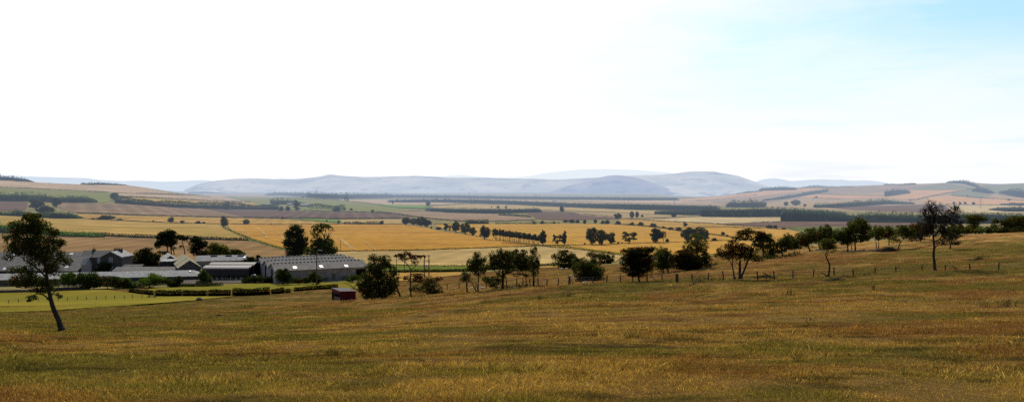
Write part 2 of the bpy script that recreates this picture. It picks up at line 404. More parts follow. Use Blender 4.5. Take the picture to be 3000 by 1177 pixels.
bg2 = N('ShaderNodeBackground'); bg2.inputs[0].default_value = (1.0, 1.0, 1.0, 1); bg2.inputs[1].default_value = 1.03
bg3 = N('ShaderNodeBackground'); bg3.inputs[0].default_value = (.16, .46, .95, 1)
Lk(wm('MULTIPLY', front, .62), bg3.inputs[1])
ad = N('ShaderNodeAddShader'); Lk(bg1.outputs[0], ad.inputs[0]); Lk(bg3.outputs[0], ad.inputs[1])
mx = N('ShaderNodeMixShader'); Lk(fac, mx.inputs[0]); Lk(ad.outputs[0], mx.inputs[1]); Lk(bg2.outputs[0], mx.inputs[2])
wo = N('ShaderNodeOutputWorld'); Lk(mx.outputs[0], wo.inputs[0])
sc.view_settings.view_transform = 'Standard'; sc.view_settings.look = 'None'; sc.view_settings.exposure = 0
sc.cycles.use_denoising = False; sc.cycles.max_bounces = 5; sc.cycles.diffuse_bounces = 2; sc.cycles.transmission_bounces = 2; sc.cycles.transparent_max_bounces = 4

# ================================================================ ground
_bu = np.array([-900, 1060, 1150, 1300, 1500, 1700, 1900, 2100, 2500, 3000, 3900]); _by = np.array([232, 232, 222, 206, 196, 202, 198, 212, 224, 216, 214])
def past_end(u): return np.interp(u, _bu, _by)
def sheet(name, us, rowsY, mat, hfun=None, tfun=None):
    """rowsY: array [len(us), rows] of distances"""
    n, m = rowsY.shape
    U = us[:, None]*np.ones((1, m)); X = (U-U0)/F*rowsY; Z = gz(X, rowsY)
    if hfun is not None: Z = Z+hfun(X, rowsY)
    V = np.stack([X, rowsY, Z], -1).reshape(-1, 3)
    i = np.arange(n-1)[:, None]*m; j = np.arange(m-1)[None]
    Fq = np.stack([i+j, i+m+j, i+m+j+1, i+j+1], -1).reshape(-1, 4)
    tint = tfun(X, rowsY).reshape(-1, 3) if tfun is not None else None
    return mk(name, V, Fq, mat, None, tint, smooth=True)
def hummock(x, y):
    return (fbm(x/3.1+40, y/2.3, 3)-.5)*.22*sstep(4, 12, y)*(1-sstep(120, 190, y))+(fbm(x/14+9, y/9+3, 2)-.5)*.5*sstep(10, 30, y)*(1-sstep(150, 200, y))
STRAW, RUST, GREEN, DARKG = np.array([.400, .232, .074]), np.array([.265, .128, .044]), np.array([.140, .125, .026]), np.array([.046, .044, .015])
def pasture_col(x, y):
    u = U0+F*x/np.maximum(y, 1)
    a = fbm(x/7+3, y/5, 4); b = .6*fbm(x/3.6+50, y/1.7+20, 4)+.4*fbm(x/1.1+5, y/.6+2, 3); c = fbm(x/34+8, y/22+2, 3)
    left = sstep(1500, 200, u)*sstep(9, 20, y)*.13+sstep(1100, 100, u)*sstep(45, 80, y)*.06+sstep(16, 11, y)*sstep(1200, 1900, u)*.08+sstep(100, 130, y)*sstep(2400, 2800, u)*sstep(165, 140, y)*.18
    band = sstep(70, 84, y)*sstep(112, 92, y)*sstep(1500, 1750, u)*.16            # greener along the fence line
    g = .72*sstep(.48, .64, .55*a+.45*b+left+band-.02)
    r = sstep(.40, .56, .35*c+.65*fbm(x/4+70, y/2.1+11, 4))
    col = STRAW*(1-r[..., None])+RUST*r[..., None]
    col = col*(1-g[..., None])+GREEN*g[..., None]
    d = .75*sstep(.58, .69, fbm(x/1.3+90, y/.75+33, 4)*.75+fbm(x/9+12, y/6, 2)*.25)
    col = col*(1-.8*d[..., None])+DARKG*.8*d[..., None]
    lit_crest = sstep(120, 190, y)*sstep(1900, 2400, u)  # sunlit crest at the right, painted lighter into the grass colour
    col = col*(1+.75*lit_crest[..., None])*(.80+.40*c[..., None])
    return col
us = np.arange(-700, 3701, 8.0)
t_ = np.linspace(0, 1, 330)
rows = np.exp(np.log(2.2)*(1-t_[None])+np.log(past_end(us))[:, None]*t_[None])
t = MT('pasture_turf'); a = t.n('ShaderNodeAttribute'); a.attribute_name = 'tint'
fine = t.noise((5.5, 3.2, 4.0), 8, rough=.82); fine2 = t.noise((.55, .3, .4), 4)
c = t.mix(1.0, a.outputs['Color'], t.ramp(fine, [(.28, (.42,)*3), (.55, (.95,)*3), (.78, (1.55, 1.5, 1.3))]), 'MULTIPLY')
c = t.mix(1.0, c, t.ramp(fine2, [(.3, (.72,)*3), (.7, (1.25,)*3)]), 'MULTIPLY')
PAST = t.out(t.diffuse(c, t.bump(fine, .25, .9)))
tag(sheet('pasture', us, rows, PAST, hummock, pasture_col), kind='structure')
us2 = np.arange(-900, 3901, 16.0)
t2 = np.linspace(0, 1, 260)
rows2 = np.exp(np.log(past_end(us2)-.5)[:, None]*(1-t2[None])+np.log(29500)*t2[None])
VALM = field_mat('valley_grass', (.36, .27, .11), 0, 0, patch=.25, alt=(.22, .21, .07))
tag(sheet('valley_ground', us2, rows2, VALM), kind='structure')

# ---------------------------------------------------------------- fields
def poly_inside(P, x, y):
    ins = np.zeros(len(x), bool); n = len(P); j = n-1
    for i in range(n):
        xi, yi = P[i]; xj, yj = P[j]
        if yi != yj:
            c = ((yi > y) != (yj > y)) & (x < (xj-xi)*(y-yi)/(yj-yi)+xi)
            ins ^= c
        j = i
    return ins
def field(name, poly, mat, off=1.0, ymin=255.0, stepu=14.0):
    P = []; poly = [(-850 if a <= -100 else 3780 if a >= 3080 else a, b) for a, b in poly]
    for k in range(len(poly)):
        a, b = np.array(poly[k], float), np.array(poly[(k+1) % len(poly)], float)
        L = max(abs(a[0]-b[0]), abs(a[1]-b[1])*4); n = max(1, int(L/stepu))
        for i in range(n):
            p = a+(b-a)*i/n
            if i: p = p+np.array([0, rng.normal(0, .38)])
            P.append(p)
    P = np.array(P); lo, hi = P.min(0), P.max(0)
    gx, gy = np.meshgrid(np.arange(lo[0]+7, hi[0], stepu), np.arange(lo[1]+1.2, hi[1], 2.5))
    gx = gx.ravel(); gy = gy.ravel(); k = poly_inside([tuple(p) for p in P], gx, gy)
    pts = [Vector((p[0], p[1]*5)) for p in P]+[Vector((a, b*5)) for a, b in zip(gx[k], gy[k])]
    n = len(P)
    v, e, f, *_ = delaunay_2d_cdt(pts, [(i, (i+1) % n) for i in range(n)], [list(range(n))], 1, 1e-4)
    V = []
    for q in v:
        p = at(q[0], q[1]/5, ymin); p.z += .06+p.y*.00035*off; V.append(p)
    me = bpy.data.meshes.new(name)
    tris = []
    for tr in f:
        a, b, c = [V[i] for i in tr[:3]]
        yy = [a.y, b.y, c.y]
        if max(yy) > 2.2*min(yy): continue
        nrm = (b-a).cross(c-a)
        tris.append(tuple(tr) if nrm.z > 0 else tuple(tr)[::-1])
    me.from_pydata([tuple(p) for p in V], [], tris); me.update()
    me.polygons.foreach_set('use_smooth', np.ones(len(me.polygons), bool))
    me.materials.append(mat)
    return tag(link(bpy.data.objects.new(name, me)), kind='structure')
OCHRE = (.60, .34, .085); ORANGE = (.58, .29, .055); BROWN = (.34, .20, .085); GREYB = (.32, .205, .115); PLUM = (.195, .12, .082)
PINK = (.60, .40, .23); GREENF = (.25, .255, .065); BRIGHT = (.22, .33, .06); BEIGE = (.60, .40, .155); MEAD = (.30, .225, .034); PALE = (.62, .45, .22)
LINE = (.78, .54, .22)
fm = field_mat
M_pink = fm('pink_stubble', PINK, 1.1, .12, 30); M_green = fm('grass_ley', GREENF, 0, 0, alt=(.34, .29, .10)); M_grey = fm('greybrown_tilth', GREYB, .5, .10, 26)
M_plum = fm('ploughed_plum', PLUM, .2, .12, 22); M_ochreA = fm('ochre_stubble', OCHRE, .25, .08, 16, alt=(.40, .24, .07)); M_ochreB = fm('ochre_barley', (.60, .36, .10), 1.2, .05, 13, alt=(.36, .25, .06))
M_orange = fm('orange_stubble', ORANGE, .42, .07, 7, patch=.16); M_orange2 = fm('orange_wheat', (.60, .32, .065), .1, .06, 9, patch=.12); M_brown = fm('brown_tilth', BROWN, .15, .08, 14)
M_beige = fm('beige_stubble', BEIGE, -.2, .06, 12, alt=(.47, .32, .13)); M_bright = fm('bright_grass', BRIGHT, 0, 0, patch=.1); M_mead = fm('meadow_grass', MEAD, 0, 0, patch=.3, alt=(.22, .20, .032))
M_pale = fm('pale_stubble', PALE, .1, .06, 40); M_verge = fm('verge_grass', (.14, .17, .04), 0, 0, alt=(.28, .24, .08)); M_tan = fm('tan_stubble', (.47, .32, .15), .3, .05, 30)
M_hillpink = fm('hill_stubble', (.68, .36, .16), .6, .05, 60); M_hillgreen = fm('hill_grass', (.27, .25, .13), 0, 0); M_hillgrey = fm('hill_tilth', (.40, .26, .15), 0, 0); M_hill = fm('hill_base', (.56, .34, .17), 0, 0, patch=.2, alt=(.33, .28, .15)); M_yard = fm('farmyard', (.17, .14, .11), 0, 0, patch=.3)
FIELDS = [
 ('field_stubble', [(-120,520),(0,526),(95,532),(240,539.6),(380,541.5),(480,555.5),(580,570.5),(560,572),(400,567),(320,563.5),(200,558),(0,549),(-120,545)], M_pink, 1),
 ('field_grass', [(-120,546),(0,549.5),(100,553),(200,558.5),(320,564),(350,567),(352,577),(335,588),(300,594),(170,594),(0,589),(-120,585)], M_green, 1),
 ('field_stubble', [(345,566),(400,568.5),(590,573.5),(650,577),(732,592.5),(600,588),(400,578),(350,577)], M_pink, 1),
 ('field_stubble', [(345,579.5),(400,579),(600,589),(740,593.5),(765,604),(800,612),(650,606),(480,600),(400,597),(335,592)], M_ochreB, 1),
 ('field_tilth', [(600,567),(680,567.5),(800,569),(885,572),(885,580),(800,578.5),(640,576.5),(595,573)], M_tan, 1),
 ('field_grass', [(640,577.5),(800,579.5),(870,582),(930,585),(1000,588),(1040,592),(1080,597),(1120,604),(1185,613),(1235,617.5),(1130,620.5),(1047,621.5),(940,618.5),(850,615),(800,611),(765,604),(740,593),(690,583)], M_green, 1),
 ('field_tilth', [(170,594.5),(400,600),(500,608),(600,612),(700,633),(722,638),(600,636),(400,631),(225,625),(178,612)], M_grey, 1),
 ('field_ploughed', [(-120,586),(0,590),(82,591),(78,612),(60,619),(0,617),(-120,612)], M_plum, 1),
 ('field_ploughed', [(590,612.5),(750,615),(829,617.5),(948,621),(1047,622.5),(1149,626.5),(1207,636),(1175,641.5),(948,642),(849,640.5),(724,638.5),(700,633)], M_plum, 1),
 ('field_stubble', [(225,627),(400,632.5),(600,637.5),(800,641),(900,648),(1000,656.5),(860,657),(660,656),(519,653.5),(400,648.5),(237,640)], M_ochreA, 1),
 ('field_barley', [(-120,626),(0,632),(150,640),(237,641.5),(400,649.5),(519,655),(640,657.5),(655,668),(700,688),(735,704),(560,699),(400,695),(300,690),(200,686),(100,674),(0,660),(-120,655)], M_ochreB, 1),
 ('field_tilth', [(-120,680),(0,684),(300,692),(400,697),(560,702),(730,706),(790,722),(846,740),(838,748),(700,768),(500,780),(300,790),(0,796),(-120,798)], M_brown, 1),
 ('field_orange_stubble', [(662,658),(800,658.5),(1000,657.5),(1100,657.5),(1180,658.5),(1230,664),(1300,679),(1380,690),(1440,705),(1500,712),(1568,720),(1555,722),(1400,727),(1250,732.5),(1100,735),(1000,736),(935,736),(850,732),(740,702),(690,680)], M_orange, 1),
 ('field_grass', [(838,641),(950,643),(1000,647.5),(1010,652),(960,650),(900,646)], M_bright, 2),
 ('field_stubble', [(1000,645),(1175,643),(1182,656),(1040,656.5),(1000,653)], M_beige, 2),
 ('field_tilth', [(1110,619.5),(1250,621),(1330,624),(1450,628),(1557,639),(1562,645),(1450,648),(1340,648),(1260,641),(1205,632),(1149,625.5)], M_hillgrey, 2),
 ('field_stubble', [(985,584),(1150,586),(1240,591),(1370,597.5),(1290,600.5),(1250,601.5),(1160,601),(1098,597),(1041,590.5),(1000,587.5)], M_pink, 1),
 ('field_bright_grass', [(1095,599),(1160,602.5),(1250,603.5),(1266,608),(1240,612),(1180,610),(1140,607)], M_bright, 3),
 ('field_stubble', [(1265,605),(1370,600),(1500,602),(1640,607.5),(1850,615.5),(1930,619),(1925,627),(1850,624),(1700,618.5),(1600,615.5),(1400,611),(1250,610)], M_beige, 1),
 ('field_ploughed', [(1545,624),(1590,620),(1660,621),(1700,627),(1790,635.5),(1815,641),(1700,645),(1620,645),(1575,641)], M_plum, 1),
 ('field_stubble', [(1665,625),(1740,623),(1850,624.5),(1925,628),(1970,632.5),(1925,638),(1820,640.5),(1755,634)], M_tan, 1),
 ('field_stubble', [(1272,658),(1400,656.5),(1640,656.5),(1800,658),(1860,661.5),(1930,668),(2010,681),(2090,689),(2160,699),(2150,704),(2000,709),(1850,713),(1700,717),(1600,719),(1570,719),(1500,711),(1440,704),(1400,692),(1350,681),(1290,668)], M_orange2, 1),
 ('field_stubble', [(1620,720),(1740,718),(1850,714),(2000,709.5),(2150,705),(2300,711),(2300,742),(1900,748),(1840,747),(1780,742),(1680,729),(1600,722.5)], M_orange2, 1),
 ('field_stubble', [(925,738),(1100,736.5),(1250,734),(1400,728.5),(1555,723),(1600,724),(1680,731),(1780,744),(1830,752),(1800,768),(1560,774),(1400,778),(1300,780),(1150,777),(1060,772),(1000,770),(915,760)], M_beige, 1),
 ('field_stubble', [(1870,643),(2000,637.5),(2060,635.5),(2300,637),(2305,648),(2210,652.5),(2100,655.5),(2000,650.5),(1900,645.5)], M_pale, 1),
 ('field_stubble', [(1820,641),(1880,645),(2000,652),(2100,657),(2210,664.5),(2300,668.5),(2300,672.5),(2140,665),(2050,666.5),(1960,668),(1930,667),(1860,660.5),(1800,657)], M_ochreA, 1),
 ('field_ploughed', [(2090,656),(2210,652.5),(2320,648.5),(2500,649),(2720,653),(2720,676),(2500,664),(2400,666),(2300,667),(2210,664)], M_plum, 1),
 ('field_stubble', [(1965,669),(2050,667.5),(2140,666),(2300,673.5),(2350,680),(2345,700),(2290,712),(2165,700),(2090,688),(2010,680)], M_orange2, 1),
 ('field_bright_grass', [(2305,667),(2400,667),(2500,664),(2700,668),(2720,690),(2500,690),(2345,681)], M_verge, 2),
 ('field_stubble', [(1820,629),(1880,628.5),(1980,631),(2060,634),(1980,638),(1880,642),(1815,641)], M_tan, 2),
 ('field_stubble', [(1700,580),(1850,582),(1990,585),(2060,592),(1990,597),(1850,594),(1700,588)], M_pink, 1),
 ('hillside', [(1930,590),(2000,583),(2100,574.5),(2160,568.5),(2230,557),(2300,549),(2420,546.5),(2500,545.5),(2600,541),(2683,540.5),(2778,535),(2837,533),(2905,541),(3000,536.5),(3100,533),(3100,625),(2900,624),(2700,622),(2480,618),(2300,607),(2100,603),(1950,598)], M_hill, .4),
 ('far_plain', [(1000,590),(1150,584),(1400,580),(1700,582),(1900,583),(1960,588),(1990,600),(1850,612),(1640,605),(1500,601),(1370,597),(1240,591)], M_tan, .4),
 ('hillside_field', [(1990,586),(2100,577),(2220,561),(2300,554.5),(2380,551.5),(2420,552),(2400,558),(2300,566),(2200,577),(2100,585),(2000,591)], M_hillpink, 1),
 ('hillside_field', [(2160,570),(2230,557.5),(2290,549.5),(2420,547.5),(2500,546),(2500,549),(2420,551.5),(2300,554),(2220,560.5)], M_hillgreen, 2),
 ('hillside_field', [(2340,576),(2400,570),(2500,573),(2610,574.5),(2600,579),(2480,583),(2380,581)], M_hillpink, 1),
 ('hillside_field', [(2424,552),(2520,546.5),(2683,541),(2690,545),(2660,556),(2600,561),(2500,567),(2400,568.5)], M_hillgrey, 1),
 ('hillside_field', [(2695,545),(2780,536),(2830,546),(2860,553),(2800,556.5),(2700,557),(2665,556)], M_hillgreen, 1),
 ('hillside_field', [(2660,558),(2800,557.5),(2845,552),(2790,563),(2720,576),(2680,586),(2590,580),(2640,566)], M_hillpink, 1),
 ('hillside_field', [(2790,565.5),(2840,556),(2880,565),(2910,572),(2860,580.5),(2780,573)], M_hillgreen, 1),
 ('hillside_field', [(2730,577),(2785,573),(2860,582),(2900,583),(3080,590),(3080,598),(2850,600),(2770,598),(2695,590)], M_hillpink, 1),
 ('hillside_field', [(2770,600.5),(2900,602),(3080,600),(3080,612),(2950,624),(2830,625),(2785,621)], M_pale, 1),
 ('hillside_field', [(2425,609),(2560,604),(2680,600),(2760,600),(2790,606),(2785,620),(2690,622),(2500,616)], M_plum, 1),
 ('hillside_field', [(2890,540),(3080,534),(3080,575),(2990,580),(2930,572),(2900,562),(2870,548)], M_hillgreen, 1),
 ('hillside_field', [(2080,590),(2200,578),(2330,567),(2380,570),(2330,582),(2240,596),(2120,600)], M_hillgrey, 1),
 ('farmyard', [(-100,806),(300,803),(600,796),(740,790),(800,805),(790,828),(600,832),(300,838),(-100,842)], M_yard, 1, 215),
 ('meadow', [(430,848),(520,839),(700,833),(800,830.5),(1000,826.5),(1075,826),(1070,846),(990,846),(860,849),(800,850),(700,851),(600,853),(460,857)], M_mead, 1, 190),
 ('meadow', [(-120,862),(120,857),(265,849),(330,851),(440,866),(600,868),(690,867),(560,881),(430,891),(300,900),(150,910),(0,916),(-120,918)], M_mead, 1, 90),
 ('field_stubble', [(1070,801),(1200,799),(1350,798),(1352,812),(1230,822),(1075,825)], M_ochreA, 1, 190),
 ('field_stubble', [(1575,781),(1640,778),(1640,788),(1575,793)], M_ochreA, 1, 190),
 ('field_bright_grass', [(1110,777),(1200,780),(1300,782),(1420,781),(1560,776),(1560,781),(1400,790),(1300,794),(1200,795),(1100,794)], fm('grass_strip', (.20, .22, .045), 0, 0), 2, 240),
]
for f_ in FIELDS: field(f_[0], f_[1], f_[2], f_[3], *(f_[4:5]))
# drilled tracks left by the combine in the big orange stubble
def track(pts, wpx, mat, ymin=300):
    m = MB(); P = [at(a, b, ymin) for a, b in pts]
    dense = []
    for a, b in zip(P[:-1], P[1:]):
        n = max(2, int((b-a).length/4))
        dense += [a+(b-a)*i/n for i in range(n)]
    dense.append(P[-1]); vs = []; fs = []
    for i, p in enumerate(dense):
        d = (dense[min(i+1, len(dense)-1)]-dense[max(i-1, 0)]); d.z = 0; d.normalize(); q = Vector((d.y, -d.x, 0))*wpx*(.7+.5*random.random())
        for s_ in (-1, 1):
            r = p+q*s_; z = float(gz(r.x, r.y))+.12+r.y*.0008; vs.append((r.x, r.y, z))
    fs = [(2*i, 2*i+1, 2*i+3, 2*i+2) for i in range(len(dense)-1)]
    m.add(vs, fs); return tag(m.build('tramline_track', mat), kind='structure')
M_line = fm('straw_line', LINE, 0, 0, patch=.4)
for pts in ([(753,668),(775,690),(781,698)],[(757,668),(770,680),(786,699)],[(805,675),(818,685),(836,708)],[(900,712),(915,730)],[(672,668),(690,682),(705,690)],[(668,662),(700,676),(720,688)],
            [(1000,700),(1025,722),(1040,733)],[(997,701),(1015,718),(1029,732)],[(1065,708),(1085,722),(1100,733)],[(680,662),(712,676),(735,690)],[(960,680),(1010,712),(1037,731)]):
    track(pts, .26, M_line)

# ---------------------------------------------------------------- distant hills
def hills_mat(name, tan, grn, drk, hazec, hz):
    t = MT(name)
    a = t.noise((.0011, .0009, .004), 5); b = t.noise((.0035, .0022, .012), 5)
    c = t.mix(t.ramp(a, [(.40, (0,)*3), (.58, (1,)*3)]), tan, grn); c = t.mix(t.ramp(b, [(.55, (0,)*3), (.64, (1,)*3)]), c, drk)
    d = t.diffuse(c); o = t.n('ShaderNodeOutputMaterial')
    em = t.n('ShaderNodeEmission'); em.inputs[0].default_value = (*hazec, 1); mxs = t.n('ShaderNodeMixShader'); mxs.inputs[0].default_value = hz  # even glow in the haze colour painted over the hill surface
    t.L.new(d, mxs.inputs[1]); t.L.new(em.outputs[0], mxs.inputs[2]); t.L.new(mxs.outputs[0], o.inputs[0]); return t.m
def hill(name, ridge, Y0, Y1, vb, mat, rough=1.0, seed=0):
    ru = np.array([a for a, b in ridge]); rv = np.array([b for a, b in ridge])
    us = np.arange(ru[0], ru[-1]+1, 5.0); v1 = np.interp(us, ru, rv)
    k = np.hanning(9)[1:-1]; k /= k.sum(); v1 = np.convolve(np.pad(v1, 3, 'edge'), k, 'valid')
    v1 = v1+(fbm(us/23+seed, us*0+seed, 3)-.5)*1.6*rough
    n = 60; tt = np.linspace(0, 1.5, n)
    T = np.minimum(tt, 1)[None]; prof = (T**1.35*.7+.3*sstep(.1, 1, T))
    Y = Y0+(Y1-Y0)*tt[None]*np.ones((len(us), 1)); U = us[:, None]*np.ones((1, n))
    vv = vb+(v1[:, None]-vb)*prof
    Z = EYE-(vv-V0)/F*Y
    back = np.maximum(tt-1, 0)[None]
    ztop = (EYE-(v1-V0)/F*Y1)[:, None]; zb = EYE-(vb-V0)/F*Y1
    Z = np.where(tt[None] > 1, ztop-(ztop-zb)*(back/.5)**1.2*1.0, Z)
    X = (U-U0)/F*Y
    rel = (fbm(X/900+seed*3, Y/1300+seed, 5)-.5)*330*rough*np.sin(np.clip(T, 0, 1)*np.pi)**.8
    Z = Z+rel*(tt[None] < 1)
    m = n; N_ = len(us); i = np.arange(N_-1)[:, None]*m; j = np.arange(m-1)[None]
    Fq = np.stack([i+j, i+m+j, i+m+j+1, i+j+1], -1).reshape(-1, 4)
    return tag(mk(name, np.stack([X, Y, Z], -1).reshape(-1, 3), Fq, mat, smooth=True), kind='structure')
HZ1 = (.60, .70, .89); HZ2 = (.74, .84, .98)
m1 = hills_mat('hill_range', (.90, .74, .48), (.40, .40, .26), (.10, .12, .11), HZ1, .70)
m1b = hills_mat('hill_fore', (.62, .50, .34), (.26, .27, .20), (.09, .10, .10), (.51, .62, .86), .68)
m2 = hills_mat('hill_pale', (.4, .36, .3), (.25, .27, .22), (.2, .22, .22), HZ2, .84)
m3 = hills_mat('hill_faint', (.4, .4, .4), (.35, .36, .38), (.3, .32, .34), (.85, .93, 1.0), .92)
hill('hills', [(540,556),(575,540),(617,531),(687,523.5),(745,522.5),(830,524),(885,523),(930,518),(955,513),(972,510.5),(990,514),(1048,517.5),(1110,518),(1176,515.5),(1220,514.5),(1316,519.5),(1400,520),(1514,523.5),(1600,524),(1660,524),(1747,519.5),(1805,515),(1887,511.5),(1940,510),(1980,507.5),(2010,502.5),(2038,500.5),(2085,500.5),(2110,505),(2154,512),(2200,528),(2236,541),(2300,556),(2420,570)], 9000, 13000, 579, m1, 1.0, 2)
hill('hills', [(1600,566),(1650,548),(1700,535),(1745,521),(1780,514),(1805,512.5),(1830,514),(1870,521),(1910,534),(1950,550),(2000,566),(2040,577)], 8600, 10800, 580, m1b, .7, 5)
hill('hills', [(-200,508),(0,512),(70,516),(175,519),(255,521),(285,526),(350,530),(400,529),(490,532),(560,529),(590,527),(620,529),(660,536),(720,550)], 12000, 16000, 572, m2, .5, 9)
hill('hills', [(2170,552),(2201,537),(2230,526),(2262,521),(2290,524),(2317,530.5),(2360,527),(2411,524.5),(2445,527),(2465,525),(2492,529),(2539,527.5),(2575,531),(2597,536),(2650,545),(2720,560)], 14000, 18000, 575, m2, .35, 13)
hill('hills', [(1240,528),(1300,516),(1351,511.5),(1400,517),(1470,520),(1540,517),(1572,512),(1600,506),(1642,501.5),(1700,496),(1747,494.5),(1800,495),(1863,497.5),(1957,504.5),(2010,516),(2060,530)], 20000, 25000, 566, m3, .4, 17)

# ---------------------------------------------------------------- rough grass of the pasture
def grass(n, ylo, yhi, seed, h0, wmul, nb, tv=.12):
    rg = np.random.default_rng(seed)
    Y = np.exp(rg.uniform(math.log(ylo), math.log(yhi), n)); X = rg.uniform(-.74, .74, n)*Y
    u = U0+F*X/Y; ok = Y < past_end(u)-6; X = X[ok]; Y = Y[ok]; n = len(X)
    c = pasture_col(X, Y); lum = fbm(X/2.2+31, Y/1.6+7, 3)
    keep = rg.random(n) < sstep(.2, .5, lum)*.45+.55
    X, Y, c, lum = X[keep], Y[keep], c[keep], lum[keep]; n = len(X)
    hgt = h0*(.6+.9*sstep(.35, .7, lum))*np.exp(rg.normal(0, .3, n))
    c = np.minimum(c*np.exp(rg.normal(-tv*.35, tv, (n, 1))), np.array([.46, .29, .11]))
    X = np.repeat(X, nb); Y = np.repeat(Y, nb); c = np.repeat(c, nb, 0); hgt = np.repeat(hgt, nb); n = len(X)
    sp = .05+.0032*Y
    X = X+rg.normal(0, 1, n)*sp; Y = Y+rg.normal(0, 1, n)*sp
    Z = gz(X, Y)+hummock(X, Y)-.01
    a = rg.uniform(0, 2*np.pi, n); w_ = (.0016+.00032*Y)*wmul*np.exp(rg.normal(0, .25, n)); h = hgt*rg.uniform(.5, 1.15, n); ln = h*rg.normal(0, .38, n); la = rg.uniform(0, 2*np.pi, n)
    B = np.stack([X, Y, Z], 1); side = np.stack([np.cos(a), np.sin(a), a*0], 1)*w_[:, None]; lean = np.stack([np.cos(la)*ln, np.sin(la)*ln, h], 1)
    V = np.stack([B-side, B+side, B+lean*.55+side*.6, B+lean*np.array([1.25, 1.25, .95])], 1).reshape(-1, 3)
    k = np.arange(n)*4; Fq = np.stack([k, k+1, k+2, k+3], 1)
    tc_ = c*np.exp(rg.normal(0, .33, (n, 1)))*1.12
    dry = rg.random((n, 1)) < .06
    tc_ = np.where(dry, np.array([.36, .25, .12])*np.exp(rg.normal(0, .3, (n, 1))), tc_)
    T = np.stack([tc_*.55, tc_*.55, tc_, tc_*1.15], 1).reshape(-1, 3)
    return V, Fq, T
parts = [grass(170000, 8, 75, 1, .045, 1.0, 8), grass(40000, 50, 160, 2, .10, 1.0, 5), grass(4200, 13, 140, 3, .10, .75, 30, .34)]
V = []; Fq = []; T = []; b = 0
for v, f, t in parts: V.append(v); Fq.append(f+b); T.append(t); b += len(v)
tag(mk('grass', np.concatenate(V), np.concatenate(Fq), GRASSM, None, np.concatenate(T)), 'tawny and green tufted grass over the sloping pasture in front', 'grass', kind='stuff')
# ================================================================ woods, hedges, far trees
def wood(name, label, base, tops, D, tint=(.030, .040, .022), leaf=2.0, ymin=300.0, cover=1.5, conifer=False, cat='woodland', light=None, seed=0, tw=6.0):
    """base/tops: polylines (u, v) of the foot and of the top of a wood; D: its depth in metres"""
    rg = np.random.default_rng(seed+int(abs(base[0][0])))
    bu = np.array([a for a, b in base], float); bv = np.array([b for a, b in base], float)
    tu = np.array([a for a, b in tops], float); tv = np.array([b for a, b in tops], float)
    us = np.linspace(bu[0], bu[-1], max(4, int((bu[-1]-bu[0])/5)))
    P = [at(u, np.interp(u, bu, bv), ymin) for u in us]
    X = np.array([p.x for p in P]); Y = np.array([p.y for p in P]); Y = np.minimum(Y, np.median(Y)*1.35)
    X = (us-U0)/F*Y; H = np.maximum(np.interp(us, bu, bv)-np.interp(us, tu, tv), .6)*Y/F
    area = float(np.sum(np.maximum(np.interp(us, bu, bv)-np.interp(us, tu, tv), .6)))*(us[1]-us[0])
    n = int(area/(leaf*leaf)*cover*2.2)
    k = rg.random(n)*(len(us)-1.001); i = k.astype(int); f = k-i
    x = X[i]*(1-f)+X[i+1]*f; y = Y[i]*(1-f)+Y[i+1]*f; h = H[i]*(1-f)+H[i+1]*f; s = y/F
    uu = us[i]*(1-f)+us[i+1]*f
    d = np.abs(rg.normal(0, .42, n))*D
    row = np.floor(d/(D*.2)+.5)
    cell = (uu+row*2.7)/tw; ci = np.floor(cell); cf = cell-ci-.5
    th = .66+.52*_tab[(ci.astype(int)*7+row.astype(int)*13) & 255, 5]
    shape = (1-1.9*np.abs(cf)) if conifer else (1-1.5*cf*cf)
    top = h*th*np.clip(.45+.55*shape, .3, 1.1)
    hh = top*rg.random(n)**.6
    yy = y+d; xx = x*(yy/y)
    zz = gz(xx, yy)+hh
    lv, lf = leaves(np.stack([xx, yy, zz], 1), leaf*s*.62*np.exp(rg.normal(0, .25, n)), .7, rg)
    T = jitter_tint(tint, n, .30, rg)*(.55+.95*_tab[(ci.astype(int)*11+row.astype(int)*3) & 255, 9][:, None])
    if light is not None:
        m_ = (_tab[(ci.astype(int)*5) & 255, 77] > .72)[:, None]; T = np.where(m_, T*.4+np.array(light)*.6, T)
    T = np.repeat(T, 4, 0)
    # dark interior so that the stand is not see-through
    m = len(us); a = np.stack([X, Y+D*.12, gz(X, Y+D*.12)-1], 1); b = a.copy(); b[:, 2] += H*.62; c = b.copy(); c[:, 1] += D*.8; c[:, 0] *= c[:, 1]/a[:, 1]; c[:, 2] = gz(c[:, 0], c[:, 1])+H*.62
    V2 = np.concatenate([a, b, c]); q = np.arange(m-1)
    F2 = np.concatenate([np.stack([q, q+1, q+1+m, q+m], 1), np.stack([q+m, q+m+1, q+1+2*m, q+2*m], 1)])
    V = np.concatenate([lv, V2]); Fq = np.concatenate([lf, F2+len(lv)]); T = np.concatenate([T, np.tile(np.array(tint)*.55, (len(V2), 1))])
    return tag(mk(name, V, Fq, LEAF, None, T), label, cat, None, 'stuff')
DK = (.030, .048, .040); GR = (.075, .115, .030); MID = (.048, .070, .034)  # DK leans blue: distance haze put into the base colour
